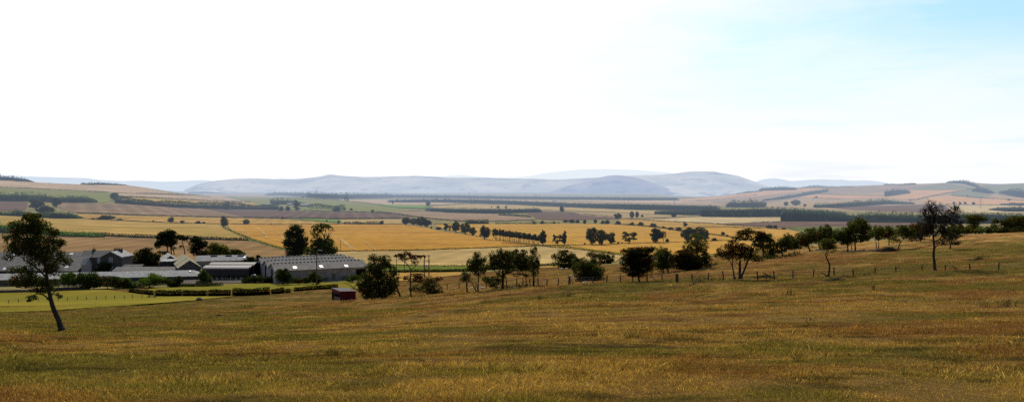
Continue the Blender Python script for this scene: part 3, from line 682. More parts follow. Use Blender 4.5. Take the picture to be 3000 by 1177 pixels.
W = [
 ('dark conifer wood on the crest of the hill at far left', [(-100,525),(0,526.5),(40,529.5),(80,531.5),(96,532.5)], [(-100,502),(0,506),(40,511),(70,516),(85,524),(96,531)], 150, DK, 2, True),
 ('long low dark copse on the skyline of the left hill', [(235,539.5),(300,541),(379,542)], [(235,534),(250,532),(270,530),(300,530),(335,533),(379,541)], 120, DK, 2, True),
 ('dark belt of mixed trees below the green hill field at far left', [(-60,589),(0,590),(90,591),(175,594),(280,594)], [(-60,565),(0,565),(60,565),(125,568),(145,575),(250,575),(268,581),(280,590)], 60, MID, 2.3, False),
 ('hedgerow wood under the ploughed strip left of the ochre field', [(-60,630),(0,631.5),(70,634),(150,641),(242,641.5)], [(-60,622),(0,622),(30,621),(48,612),(70,621),(130,620),(150,615),(200,622),(225,630),(242,640)], 30, MID, 2.3, False),
 ('hazy dark plantation on the low knoll between left hill and valley', [(552,566),(600,566.5),(664,567.5)], [(552,560),(600,558),(650,563),(664,567)], 200, DK, 1.8, True),
 ('blue hazy forest belt behind the hilltop farmstead', [(776,571),(850,576),(950,582),(1010,583),(1150,580)], [(776,566),(800,560),(900,559),(1000,562),(1150,566)], 300, DK, 2, True),
 ('pale blue forest band across the foot of the far hills', [(1100,579),(1300,581),(1500,584),(1700,586),(1850,588),(1990,588)], [(1100,567),(1300,570),(1500,574),(1650,576),(1850,577),(1990,580)], 500, DK, 2, True),
 ('long dark forest strip in the middle of the valley', [(1136,588),(1250,592),(1400,597),(1500,600),(1700,609),(1850,615),(2000,617),(2110,617)], [(1136,581),(1160,579),(1400,582),(1500,586),(1700,594),(1850,594),(2000,600),(2110,603)], 260, DK, 2, True),
 ('dark spruce plantation block above the pinkish tilth', [(1245,618),(1310,625),(1400,627),(1500,625),(1590,623)], [(1245,613),(1262,608),(1400,610),(1500,610.5),(1555,609),(1577,607),(1588,616),(1590,622)], 110, DK, 2, True),
 ('dark plantation with a straight front edge right of the valley', [(1923,630),(2060,631),(2062,637),(2180,638),(2300,637)], [(1923,620),(1945,617),(2050,615),(2070,608),(2150,607),(2300,606)], 160, DK, 2, True),
 ('dense dark conifer block behind the hawthorn line', [(2300,650),(2400,650),(2500,651),(2640,655)], [(2300,632),(2310,612),(2380,613),(2440,618),(2500,628),(2560,640),(2640,646)], 140, DK, 2, True),
 ('conifer stand behind the straight fronted plantation', [(2200,630),(2320,630),(2480,632)], [(2200,606),(2300,606),(2400,613),(2480,622)], 120, MID, 2, True),
 ('rounded belt of broadleaf trees below the ploughed hillside', [(2510,652),(2600,652),(2700,654)], [(2510,628),(2530,622),(2600,622),(2700,626)], 80, MID, 2.4, False),
 ('dark wood behind the leafless tree at far right', [(2700,655),(2800,657),(2900,656),(3060,655)], [(2700,630),(2760,630),(2830,625),(2900,624),(2960,628),(3060,632)], 140, DK, 2.2, False),
 ('dark tree belt on the lower shoulder of the right hill', [(2158,568.5),(2235,561.5)], [(2158,567),(2190,560),(2235,560)], 80, DK, 1.8, False),
 ('hazy copse on the rounded shoulder of the right hill', [(2226,560),(2300,558),(2334,557)], [(2226,552),(2268,547),(2300,546),(2334,551)], 120, DK, 1.8, False),
 ('thin dark copse along the right hill skyline', [(2350,548),(2426,548)], [(2350,545.5),(2380,541.5),(2400,542),(2426,546)], 80, DK, 1.6, False),
 ('long thin skyline wood near the middle of the right hill', [(2590,541.5),(2640,542),(2684,541)], [(2590,538),(2640,539),(2660,537),(2684,535)], 80, DK, 1.6, False),
 ('diagonal tree belt climbing the pink fields of the right hill', [(2236,590),(2300,583),(2360,573),(2426,562)], [(2236,584),(2290,575),(2330,568),(2390,556),(2426,553)], 50, MID, 2, False),
 ('bluish square copse amid the pink fields of the right hill', [(2598,577),(2640,571),(2667,567)], [(2598,556),(2640,555),(2667,561)], 200, DK, 2, False),
 ('long broadleaf belt above the plum field of the right hill', [(2388,609),(2450,609),(2520,605),(2600,599),(2680,598.5)], [(2388,596),(2440,594),(2500,588),(2560,584),(2600,582),(2640,590),(2680,594)], 100, MID, 2.2, False),
 ('dark wood crowning the summit of the right hill', [(2776,535),(2830,540),(2870,552)], [(2776,531),(2800,529),(2840,529),(2850,534),(2870,546)], 160, DK, 1.8, False),
 ('dark wood running down from the summit of the right hill', [(2852,562),(2890,567),(2914,568)], [(2852,556),(2870,547),(2895,552),(2914,566)], 140, DK, 1.8, False),
 ('big blue wood on the slope at the far right edge', [(2934,567),(2970,575),(3060,588)], [(2934,565),(2955,556),(2980,554),(3060,560)], 200, DK, 2, False),
 ('narrow dark belt above the lower wood at the right edge', [(2932,602),(3060,604)], [(2932,597),(2960,594),(3060,594)], 60, DK, 2, False),
 ('dark lower wood at the right edge below the narrow belt', [(2906,616),(2960,621),(3060,622)], [(2906,613),(2930,606),(3060,603)], 120, DK, 2, False),
 ('tree clump sheltering the hilltop farmstead', [(790,599),(830,600),(905,602)], [(790,584),(800,580),(840,581),(860,586),(880,592),(905,598)], 40, MID, 2.2, False),
 ('trees wrapped round the hamlet below the right hill', [(2128,607),(2200,608),(2246,606)], [(2128,598),(2148,585),(2170,588),(2200,584),(2230,586),(2246,592)], 60, MID, 2.2, False),
]
for k, (lab, b_, t_, D_, ti, lf_, con) in enumerate(W):
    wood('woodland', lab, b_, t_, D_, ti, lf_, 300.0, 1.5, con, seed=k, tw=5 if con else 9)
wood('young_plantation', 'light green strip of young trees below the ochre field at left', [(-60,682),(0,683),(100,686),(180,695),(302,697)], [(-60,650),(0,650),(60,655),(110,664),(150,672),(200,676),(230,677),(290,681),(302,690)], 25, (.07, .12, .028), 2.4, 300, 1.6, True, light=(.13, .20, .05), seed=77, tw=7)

def hedge(label, path, h0_, tint=(.032, .042, .018), ymin=300.0, name='hedge', leaf=None, dens=1.0, lumps=.35, seed=0, group=None, thick=.7, core=False):
    rg = np.random.default_rng(seed+int(path[0][0]*3+path[0][1])); h = h0_*1.22
    pu = np.array([p[0] for p in path], float); pv = np.array([p[1] for p in path], float)
    seg = np.concatenate([[0], np.cumsum(np.hypot(np.diff(pu), np.diff(pv)))]); Lp = seg[-1]
    m = max(3, int(Lp/6)); q = np.linspace(0, Lp, m)
    P = [at(np.interp(t_, seg, pu), np.interp(t_, seg, pv), ymin) for t_ in q]
    A = np.array([tuple(p) for p in P]); s = A[:, 1]/F
    leaf = leaf or max(1.7, h*.24)
    n = int(Lp*h/(leaf*leaf)*2.6*dens)
    k = rg.random(n)*(m-1.001); i = k.astype(int); f = (k-i)[:, None]
    c = A[i]*(1-f)+A[i+1]*f; sc_ = c[:, 1]/F; d = A[i+1]-A[i]; d /= np.maximum(np.linalg.norm(d, axis=1, keepdims=True), 1e-6)
    up = (k/(m-1))*Lp
    prof = 1-lumps+2*lumps*fbm(up/(h*2.2)+seed*5, up*0+path[0][0], 3)
    gap = sstep(.24, .36, fbm(up/(h*3)+seed*3+9, up*0+3.3, 2))
    hh = h*sc_*np.clip(prof, .25, 1.4)
    lat = rg.normal(0, .5, n); z = rg.random(n)**.6*hh*np.sqrt(np.clip(1-.55*lat*lat, .1, 1))
    x = c[:, 0]+lat*h*sc_*thick*.5*(-d[:, 1]); y = c[:, 1]+lat*h*sc_*thick*.5*d[:, 0]
    keep = rg.random(n) < (.12+.88*gap) if lumps > .3 else np.ones(n, bool)
    x, y, z, sc2 = x[keep], y[keep], z[keep], sc_[keep]; n = len(x)
    pts = np.stack([x, y, gz(x, y)+z], 1)
    lv, lf = leaves(pts, leaf*sc2*.62*np.exp(rg.normal(0, .2, n)), .7, rg)
    T = np.repeat(jitter_tint(tint, n, .35, rg), 4, 0)
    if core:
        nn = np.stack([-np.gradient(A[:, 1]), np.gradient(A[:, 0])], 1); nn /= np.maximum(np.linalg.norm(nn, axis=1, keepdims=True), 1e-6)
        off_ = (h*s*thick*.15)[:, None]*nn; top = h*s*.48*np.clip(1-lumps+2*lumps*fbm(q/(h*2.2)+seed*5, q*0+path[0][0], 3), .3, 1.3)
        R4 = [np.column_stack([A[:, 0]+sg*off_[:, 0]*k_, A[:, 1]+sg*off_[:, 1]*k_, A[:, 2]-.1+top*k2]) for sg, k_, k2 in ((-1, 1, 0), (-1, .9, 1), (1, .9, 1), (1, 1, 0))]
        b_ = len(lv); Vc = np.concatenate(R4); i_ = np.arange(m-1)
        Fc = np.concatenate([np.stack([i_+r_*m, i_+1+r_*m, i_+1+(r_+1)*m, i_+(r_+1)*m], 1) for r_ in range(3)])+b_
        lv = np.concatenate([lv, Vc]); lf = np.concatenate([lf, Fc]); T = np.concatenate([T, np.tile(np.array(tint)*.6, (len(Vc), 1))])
    return tag(mk(name, lv, lf, LEAF, None, T), label, 'hedge', group)
HG_ = [
 ('thin hedge under the pink stubble at the top of the left hill', [(-60,546),(0,549),(200,558),(320,564)], 2.0),
 ('thin hedge along the ridge field below the long low copse', [(400,568),(480,570),(590,573)], 2.6),
 ('hedge between the pink stubble and the ochre strip on the left hill', [(350,577),(400,578.5),(600,588.5),(735,593.5)], 2.8),
 ('low dark hedge along the foot of the greybrown tilth', [(225,625.5),(290,626.5),(400,631.5),(600,637),(705,639)], 3.2),
 ('dark hedge along the foot of the plum ploughed field', [(705,639),(850,640.5),(950,642),(1175,641.5)], 3.2),
 ('thin hedge between the two ochre fields at left', [(237,641),(400,649),(519,654.5),(660,657)], 1.9),
 ('thin hedge along the top of the big orange stubble', [(660,657.5),(800,658),(1000,657),(1090,657)], 1.8),
 ('thick dark hedge in front of the brown tilth behind the farm', [(262,690),(300,692),(400,697),(560,701),(728,706)], 8),
 ('curved green hedge beside the track through the orange stubble', [(655,669),(672,678),(690,686),(735,705),(790,722),(846,738)], 6),
 ('long hedge between orange stubble and beige stubble', [(915,737),(1100,735.5),(1250,733),(1400,727.5),(1560,722)], 3.0),
 ('hedge curving round the corner of the plum field', [(1105,622),(1149,626),(1211,636),(1260,641.5),(1330,648.5),(1400,650.5)], 3.2),
 ('short hedge right of the clump of oaks', [(1262,658),(1330,657)], 2.2),
 ('hedge under the pinkish tilth in mid valley', [(1450,648.5),(1572,645.5)], 2.4),
 ('low hedge along the foot of the wheat behind the parkland oaks', [(1470,713),(1570,719.5),(1740,718),(1850,714),(2000,709.5),(2150,704.5)], 2.2),
 ('green hedge bordering the beige stubble at its right end', [(1600,722.5),(1680,729),(1780,742.5),(1840,748)], 5.5),
 ('bushy hedge slanting down across the wheat to the right', [(1800,658.5),(1860,662),(1930,668.5),(2010,681.5),(2100,690.5),(2160,699)], 4.2),
 ('thin straight hedge below the pale stubble', [(1800,642),(1900,641),(2000,637.5),(2060,635.5)], 2.0),
 ('thin hedge slanting below the pale stubble', [(1880,644.5),(2000,651.5),(2100,656.5),(2210,664.5),(2300,668.5)], 2.2),
 ('thin hedge between two ochre fields at right', [(1960,668.5),(2050,667),(2140,665.5),(2300,673)], 1.9),
 ('short dark hedge at the top of the plum field at right', [(2200,653),(2320,648.5)], 2.0),
 ('long dark hedge climbing the right hill', [(2660,588),(2690,585),(2720,577.5),(2790,564.5),(2848,554)], 2.4),
 ('thin hedge across the pink slope of the right hill', [(2790,573),(2840,578),(2900,582),(3060,592)], 2.0),
 ('thin hedge low on the right hill by the pylon', [(2770,600.5),(2900,601.5),(2942,601.5)], 1.7),
 ('thin hedge in the middle of the right hill', [(2395,569),(2500,573),(2600,574.5)], 1.6),
 ('faint hedge below the middle of the right hill', [(2380,581),(2462,583.5)], 1.6),
 ('faint hedge on the lowest slope of the right hill', [(2000,592),(2100,585.5),(2220,571)], 1.7),
 ('hedge across the top of the green farmstead field', [(800,579),(930,585),(1000,588)], 2.0),
 ('hedge edging the bright green field', [(1000,588),(1080,597),(1150,608.5)], 1.8),
 ('hedge along the far side of the bright green field', [(1150,602),(1250,603),(1360,598)], 1.7),
 ('dark hedge at the foot of the farmstead field', [(890,617),(948,620.5),(1047,622),(1149,626)], 2.6),
 ('hedge between valley stubble and plum field', [(1660,626),(1740,630),(1800,636)], 2.0),
]
for k, (lab, p_, h_) in enumerate(HG_):
    far = p_[0][1] < 620
    hedge(lab, p_, h_*1.1, (.034, .042, .022) if 'green' not in lab else (.07, .095, .025), seed=k, lumps=.30 if h_ < 5 else .25, dens=1.3, core=(h_ >= 5 and 'green' not in lab))
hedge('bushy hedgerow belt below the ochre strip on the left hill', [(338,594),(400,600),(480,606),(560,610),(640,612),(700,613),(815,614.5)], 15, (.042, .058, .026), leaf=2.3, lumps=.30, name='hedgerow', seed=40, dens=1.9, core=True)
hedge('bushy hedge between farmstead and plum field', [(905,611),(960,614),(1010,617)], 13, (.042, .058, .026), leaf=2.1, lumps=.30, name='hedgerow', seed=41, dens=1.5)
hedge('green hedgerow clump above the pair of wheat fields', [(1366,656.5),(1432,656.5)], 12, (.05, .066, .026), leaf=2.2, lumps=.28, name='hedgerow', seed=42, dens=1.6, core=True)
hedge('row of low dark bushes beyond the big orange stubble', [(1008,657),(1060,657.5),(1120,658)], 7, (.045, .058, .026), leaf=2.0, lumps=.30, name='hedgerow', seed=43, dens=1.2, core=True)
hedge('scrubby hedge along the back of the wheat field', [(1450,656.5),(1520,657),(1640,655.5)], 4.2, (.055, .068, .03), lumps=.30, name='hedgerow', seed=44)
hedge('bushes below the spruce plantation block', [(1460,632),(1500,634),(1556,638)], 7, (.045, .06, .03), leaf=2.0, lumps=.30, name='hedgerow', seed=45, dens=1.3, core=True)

# ---------------------------------------------------------------- free standing trees of the valley: one of each form, then copies
def proto_tree(kind, seed, tint, dens=1.0):
    rg = np.random.default_rng(seed)
    if kind == 'broad':
        cr = [(0, -54, 30, 28), (0, -34, 26, 18)]; a0 = rg.uniform(0, 6)
        for k in range(8):
            a = a0+k*.785; cr.append((math.cos(a)*29+rg.normal(0, 3), -54-math.sin(a)*30+rg.normal(0, 3), rg.uniform(14, 20), rg.uniform(12, 18)))
        st = [([(0, 0), (rg.normal(0, 1), -20), (rg.normal(0, 2), -50)], 3.2, 1.6), ([(0, -22), (-9, -38), (-15, -55)], 1.8, .8), ([(0, -24), (8, -40), (14, -58)], 1.8, .8)]
        lf = 3.4
    elif kind == 'open':
        cr = []
        for k in range(9):
            a = k*.7+rg.uniform(0, .4); cr.append((math.cos(a)*rg.uniform(16, 34), -56-math.sin(a)*rg.uniform(10, 34), rg.uniform(12, 18), rg.uniform(10, 15)))
        st = [([(0, 0), (1, -18), (0, -45), (2, -70)], 3.0, 1.0), ([(0, -20), (-12, -40), (-22, -55)], 1.8, .7), ([(0, -26), (12, -42), (24, -56)], 1.8, .7)]
        lf = 3.2
    elif kind == 'low':
        cr = [(rg.uniform(-26, 26), -rg.uniform(24, 60), rg.uniform(18, 26), rg.uniform(18, 28)) for k in range(6)]+[(0, -60, 24, 30), (0, -30, 36, 26)]
        st = [([(0, 0), (0, -30)], 2.2, 1.2), ([(0, -8), (-14, -34)], 1.4, .8), ([(0, -8), (14, -34)], 1.4, .8)]; lf = 4.2
    elif kind == 'tall':
        cr = [(rg.normal(0, 5), -22-k*11, rg.uniform(13, 20)*(1.05-.07*k), 13) for k in range(7)]
        st = [([(0, 0), (0, -50), (0, -88)], 2.6, .8)]; lf = 4.0
    elif kind == 'pine':
        cr = [(rg.normal(0, 5), -52-k*9, 16-k*1.8, 9) for k in range(5)]+[(-8, -58, 9, 6), (8, -66, 9, 6)]
        st = [([(0, 0), (rg.normal(0, .8), -40), (0, -88)], 1.9, .8)]; lf = 3.6
    tv, tf, lv, lfc, lt = tree_geo(st, cr, .01, tint, leaf=lf, dens=dens, rg=rg, twigs=.8)
    return tv, tf, lv, lfc, lt
PROTO = {}
def far_tree(label, u, v, h, w_, kind='broad', tint=0, name='tree', group=None, ymin=300.0, rz=None, cat='tree'):
    TI = [(.040, .055, .022), (.034, .050, .030), (.06, .075, .024), (.030, .038, .022)]
    p = at(u, v, ymin); s = p.y/F; wn = {'broad': 86, 'open': 82, 'low': 92, 'tall': 38, 'pine': 40}[kind]/100.0
    H = h*s*1.08; Wd = w_*s/wn*1.30
    var = (int(u) % 3) if kind in ('broad', 'open') else int(u) % 2
    key = (kind, var, tint)
    rz = (u*1.7) % 6.28 if rz is None else rz
    if key not in PROTO:
        g = proto_tree(kind, 100+hash(kind) % 7*0+var*31+len(kind), TI[tint])
        r = empty(name, p, rz, (Wd, Wd, H))
        mk('trunk', g[0], g[1], BARK, r); mk('crown', g[2], g[3], LEAF, r, g[4]); PROTO[key] = r; r.name = name
    else: r = copy_thing(PROTO[key], p, rz, (Wd, Wd, H)); r.name = name
    for k in ('label', 'category', 'group'):
        if k in r: del r[k]
    return tag(r, label, cat, group)
FT = [
 ('round topped lone tree at the end of the wood on the left hill', 335, 587.5, 22, 25, 'broad', 1),
 ('darkest rounded oak of the clump left of the greybrown tilth', 105, 613, 27, 46, 'broad', 3),
 ('taller oak on the right of the clump left of the greybrown tilth', 164, 607, 26, 30, 'broad', 3),
 ('low dark oak at the foot of the clump left of the greybrown tilth', 133, 626, 26, 40, 'low', 3),
 ('wide bush in the thin hedge between the two ochre fields', 311, 644, 15, 48, 'low', 0, 'bush'),
 ('small round bush left of the wide bush in the thin hedge', 272, 643, 6, 10, 'low', 0, 'bush'),
 ('small dark bush right of the wide bush in the thin hedge', 352, 645.5, 6, 22, 'low', 3, 'bush'),
 ('pale rounded tree, first along the thin hedge right of the tall pines', 502, 652.5, 16, 26, 'broad', 2),
 ('small round tree second along the thin hedge', 534, 654.5, 9, 11, 'broad', 0),
 ('brownish wide bush third along the thin hedge', 580, 656, 10, 18, 'low', 3, 'bush'),
 ('little brownish bush beside the wide one in the thin hedge', 597, 655.5, 7, 9, 'low', 3, 'bush'),
 ('lone tree with a narrow foot where the farm track meets the hedge', 655, 666, 31, 34, 'broad', 1),
 ('rounded grey green tree in the hedge above the orange stubble', 721, 658, 15, 21, 'broad', 2),
 ('tiny bush in the hedge above the orange stubble', 796, 658.5, 6, 5, 'low', 3, 'bush'),
 ('tiny bush in the hedge left of the pale rounded tree', 449, 650.5, 6, 5, 'low', 3, 'bush'),
 ('spiky dark tree standing above the bushy hedgerow belt', 664, 614.5, 23, 24, 'tall', 1),
 ('left poplar of the dark pair below the forest belt', 1011, 588, 14, 5, 'tall', 3),
 ('right poplar of the dark pair below the forest belt', 1017, 590, 15, 7, 'tall', 3),
 ('flat topped little tree at the head of the plum field', 1091, 624.5, 11, 16, 'open', 3),
 ('small pointed tree left of two below the farmstead', 1010, 617, 9, 7, 'tall', 0),
 ('small pointed tree right of two below the farmstead', 1029, 617.5, 9, 8, 'low', 3),
 ('tall dark tree in front of the farmstead barns', 868, 617, 29, 16, 'tall', 1),
 ('bushy tree left below the farmstead', 824, 617.5, 15, 14, 'low', 1),
 ('second bushy tree left below the farmstead', 843, 618, 16, 17, 'low', 1),
 ('round dark tree beside the white farmstead house on the ridge', 893, 577, 10, 21, 'broad', 1),
 ('paler round tree right of the white farmstead house on the ridge', 919, 580, 9, 15, 'broad', 2),
 ('rounded tree at the right end of the farmstead hedge', 986, 619, 15, 25, 'low', 1),
 ('lone dark bush on the ochre field edge near the bright grass', 828, 641.5, 8, 8, 'low', 3, 'bush'),
 ('small dark tree on the bright grass strip', 957, 650, 7, 5, 'low', 3, 'bush'),
 ('second small tree on the bright grass strip', 992, 653.5, 9, 8, 'low', 1, 'bush'),
 ('round tree at the end of the row of low dark bushes', 1119, 658, 12, 11, 'broad', 1),
 ('leftmost oak of the clump on the far edge of the orange stubble', 1190, 658.5, 21, 27, 'broad', 1),
 ('second oak of the clump on the far edge of the orange stubble', 1212, 659.5, 20, 24, 'broad', 1),
 ('tallest oak of the clump on the far edge of the orange stubble', 1234, 664.5, 28, 30, 'broad', 1),
 ('rightmost oak of the clump on the far edge of the orange stubble', 1250, 664.5, 21, 28, 'broad', 0),
 ('little round bush right of the oak clump', 1264, 669.5, 7, 7, 'low', 3, 'bush'),
 ('low wide bush right of the oak clump', 1285, 672.5, 8, 21, 'low', 3, 'bush'),
 ('pale leaning tree, first of the diagonal row across the stubble', 1305, 675.5, 21, 21, 'broad', 1),
 ('light green tree with a bare trunk in the diagonal row', 1318, 677.5, 19, 14, 'open', 2),
 ('dark full tree in the middle of the diagonal row', 1336, 681, 31, 27, 'broad', 1),
 ('broad light green tree in the middle of the diagonal row', 1363, 686.5, 33, 31, 'broad', 2),
 ('drooping tree at the near end of the diagonal row', 1385, 691, 25, 19, 'broad', 0),
 ('big dark tree at the left end of the conifer row', 1420, 701.5, 38, 37, 'broad', 1),
 ('open crowned tree rising behind the left end of the conifer row', 1447, 697, 30, 20, 'open', 0),
 ('tall bushy tree at the right end of the conifer row', 1591, 719.5, 43, 28, 'broad', 1),
 ('left willow shaped tree of the pair right of the conifer row', 1633, 719.5, 35, 25, 'open', 1),
 ('right taller tree of the pair right of the conifer row', 1654, 719, 40, 23, 'broad', 1),
 ('leftmost oak of three standing together in the wheat', 1736, 717.5, 49, 34, 'broad', 1),
 ('middle oak of three standing together in the wheat', 1763, 717.5, 43, 38, 'broad', 0),
 ('smaller right oak of three standing together in the wheat', 1791, 716, 34, 28, 'broad', 1),
 ('lone round oak in the wheat between the three and the dark one', 1843, 714.5, 38, 40, 'open', 0),
 ('little bush just right of the three oaks', 1811, 715, 8, 9, 'low', 1, 'bush'),
 ('second little bush between the three oaks and the lone oak', 1822, 714.5, 6, 7, 'low', 1, 'bush'),
 ('faint small bush left of the three oaks', 1713, 717, 7, 7, 'low', 2, 'bush'),
 ('dense dark oak with a thick foot right of the lone oak', 1922, 712, 42, 42, 'broad', 3),
 ('rounded bush at the foot of the reddish dead tree', 1955, 710, 12, 16, 'low', 1, 'bush'),
 ('wide spreading oak on the left of the far right group', 2016, 710.5, 43, 44, 'broad', 1),
 ('broad crowned oak in the middle of the far right group', 2046, 710, 44, 42, 'broad', 1),
 ('smaller oak on the right of the far right group', 2068, 706.5, 31, 28, 'broad', 0),
 ('dark round bush on the wheat right of the oak group', 2093, 706.5, 11, 16, 'low', 3, 'bush'),
 ('round dark tree in the slanting hedge right of the oak group', 2118, 691, 12, 12, 'broad', 3),
 ('small paler bush in the slanting hedge right of the oak group', 2130, 693.5, 8, 9, 'low', 2, 'bush'),
 ('dark bush in the hedge above the three oaks', 1811, 658, 12, 22, 'low', 3, 'bush'),
 ('wide bush, second along the slanting hedge', 1850, 660.5, 11, 23, 'low', 3, 'bush'),
 ('pointed bush, third along the slanting hedge', 1877, 661.5, 13, 18, 'low', 3, 'bush'),
 ('widest bush, fourth along the slanting hedge', 1914, 665.5, 13, 24, 'low', 1, 'bush'),
 ('small bush between the widest and the round one in the slanting hedge', 1943, 668.5, 7, 10, 'low', 2, 'bush'),
 ('round bush, fifth along the slanting hedge', 1965, 674.5, 10, 13, 'low', 3, 'bush'),
 ('taller bush beside the round one in the slanting hedge', 1989, 677.5, 14, 15, 'low', 3, 'bush'),
 ('solitary round tree in the ochre field above the slanting hedge', 2007, 664.5, 13, 15, 'broad', 3),
 ('left half of the dark bush pair at the corner of the plum field', 2255, 669, 11, 18, 'low', 3, 'bush'),
 ('right half of the dark bush pair at the corner of the plum field', 2271, 669.5, 11, 17, 'low', 3, 'bush'),
 ('low bush right of the dark bush pair by the plum field', 2296, 671.5, 6, 13, 'low', 3, 'bush'),
 ('narrow dark bush at the back of the wheat, first of the row', 1563, 657, 10, 8, 'tall', 3, 'bush'),
 ('squat bush second in the row at the back of the wheat', 1588, 656.5, 12, 13, 'low', 1, 'bush'),
 ('small bush third in the row at the back of the wheat', 1623, 656, 8, 9, 'low', 1, 'bush'),
 ('left bush of the cluster in the middle of the row behind the wheat', 1657, 652, 9, 14, 'low', 3, 'bush'),
 ('middle bush of the cluster in the row behind the wheat', 1675, 653, 12, 17, 'low', 1, 'bush'),
 ('right bush of the cluster in the row behind the wheat', 1692, 653, 10, 13, 'low', 3, 'bush'),
 ('round bush after the cluster in the row behind the wheat', 1713, 655.5, 13, 14, 'low', 3, 'bush'),
 ('upright bush above the three oaks in the row behind the wheat', 1744, 655.5, 13, 11, 'broad', 3, 'bush'),
 ('pale bush near the end of the row behind the wheat', 1766, 655.5, 11, 12, 'low', 2, 'bush'),
 ('dark bush at the end of the row behind the wheat', 1779, 656.5, 14, 14, 'low', 1, 'bush'),
 ('solitary tree in front of the spruce plantation block', 1645, 622.5, 18, 20, 'broad', 3),
 ('left tree of the group above the pale stubble', 1810, 641.5, 16, 22, 'broad', 3),
 ('tall middle tree of the group above the pale stubble', 1851, 639.5, 20, 13, 'broad', 3),
 ('tall right tree of the group above the pale stubble', 1866, 639, 19, 12, 'broad', 3),
 ('small pointed tree right of the group above the pale stubble', 1882, 638, 10, 6, 'tall', 3),
 ('grey tree before the straight fronted plantation', 1975, 637, 14, 19, 'broad', 3),
 ('tiny tree before the long forest strip', 1732, 611.5, 8, 8, 'open', 2),
 ('hazy dark tree on the stubble left of the long forest strip', 1150, 598.5, 12, 8, 'broad', 3),
 ('hazy tree at the corner of the bright green field', 1254, 606, 15, 12, 'broad', 3),
 ('hazy small tree left of three above the spruce block', 1440, 610.5, 7, 6, 'open', 2),
 ('hazy small tree in the middle of three above the spruce block', 1459, 611.5, 9, 9, 'broad', 2),
 ('hazy small tree right of three above the spruce block', 1483, 611.5, 9, 6, 'tall', 2),
 ('first of four round trees in line on the right hill', 2795, 599, 8, 10, 'broad', 3),
 ('second of four round trees in line on the right hill', 2812, 599, 8, 11, 'broad', 3),
 ('third of four round trees in line on the right hill', 2827, 599, 8, 11, 'broad', 3),
 ('last of four round trees in line on the right hill', 2852, 601, 9, 10, 'broad', 3),
 ('lone round tree on the pink middle field of the right hill', 2391, 581, 7, 9, 'broad', 3),
 ('dark round tree at the left of the scattered trees below the right hill', 2303, 604, 13, 11, 'broad', 3),
 ('wide dark tree among the scattered trees below the right hill', 2331, 603, 17, 24, 'broad', 3),
 ('small tree right among the scattered trees below the right hill', 2358, 606, 9, 9, 'broad', 3),
 ('small tree by the hedge corner on the right hill', 2668, 588, 6, 5, 'broad', 3),
 ('tiny tree on the upper slope of the right hill', 2834, 576, 5, 5, 'broad', 3),
 ('tiny tree near the right edge of the right hill', 2955, 588, 6, 8, 'broad', 3),
]
GRP = {}
for r_ in FT:
    lab, u, v, h, w_, kd, ti = r_[:7]; nm = r_[7] if len(r_) > 7 else 'tree'
    far_tree(lab, u, v, h, w_, kd, ti, nm, 'bushes scattered along the valley hedges' if nm == 'bush' else 'trees scattered over the valley fields', cat=nm)
us_ = np.linspace(1452, 1578, 26)
for k, u in enumerate(us_):
    t_ = (u-1450)/130
    far_tree('slim bare trunked conifer in the dense row across the wheat', u+rng.normal(0, .8), 703+15.5*t_, (30+1.5*(k % 3))*(1-.08*t_), 15, 'pine', 3, 'conifer_tree', 'conifers standing in one dense row across the wheat')
px_tree('dead_tree', 'reddish bare dead tree right of the dense dark oak', [([(1943,711),(1943,700),(1944,690)], .9, .5), ([(1943,702),(1938,692)], .5, .3), ([(1943,703),(1950,690)], .5, .3)],
        [(1939,690,6,8,.25,.9),(1948,688,6,8,.25,.9),(1944,684,5,6,.2,.9)], (.05, .035, .02), cat='tree', ymin=300, leaf=1.6)
# ================================================================ the hawthorns and other trees of the pasture
HAW = (.042, .050, .016); HAWG = (.062, .068, .019); RU = (.055, .022, .010)
def z5(x0, y0, pts): return [(x0+a/5.055, y0+b/5.055) for a, b in pts]
def zc(x0, y0, k, L): return [(x0+a/k, y0+b/k, ra/k, rb/k)+tuple(r) for a, b, ra, rb, *r in L]
def zp(x0, y0, k, L): return [(x0+a/k, y0+b/k) for a, b in L]
# lone tree at the left
Zl = lambda L: zp(0, 610, 2.73, L)
px_tree('leaning_tree', 'tall dark lone tree leaning left on the lower pasture',
        [(Zl([(497,972),(470,900),(440,830),(415,760),(400,700),(385,640),(378,560),(365,480),(345,380),(310,240),(270,120)]), 8.2, 1.6), (Zl([(385,722),(345,690),(300,680),(250,700)]), 2.4, .9),
         (Zl([(400,700),(440,660),(480,610)]), 2.2, .8), (Zl([(376,560),(320,500),(240,440),(150,380)]), 3.0, 1.0), (Zl([(372,500),(430,430),(490,380)]), 2.6, .9), (Zl([(375,590),(290,560),(180,540)]), 2.4, .8), (Zl([(350,400),(400,300),(440,220)]), 2.2, .9), (Zl([(330,330),(220,250),(130,190)]), 2.4, .8)],
        zc(0, 610, 2.73, [(235,80,62,42),(300,95,60,48),(170,145,90,50),(330,150,80,55),(250,190,110,70),(420,190,55,45,.8),(95,215,65,48,.7),(85,290,70,45,.6),(190,300,85,65),(300,290,100,75),(425,265,75,55,.8),(500,280,38,32,.7),(110,350,80,30,.6),(60,395,48,28,.5),(290,390,100,70),(420,350,75,55,.7),(500,380,65,45,.6),(530,430,50,32,.5),(380,450,80,55,.8),(440,500,60,40,.5),(120,490,75,30,.5),(250,500,80,45,.6),(200,575,115,55),(300,600,95,55),(120,590,55,28,.5),(390,620,50,45,.7),(440,590,40,30,.4),(320,655,60,28,.6),(250,715,48,22,.6),(475,690,30,26,.5),(225,735,28,14,.5)]),
        HAW, group=None, leaf=3.0, dens=1.05, seed=4, clump=.24, twigs=1.5, swell=1.08)
G = 'hawthorns along the old hedge line'
A = lambda L: zp(1000, 700, 5.055, L)
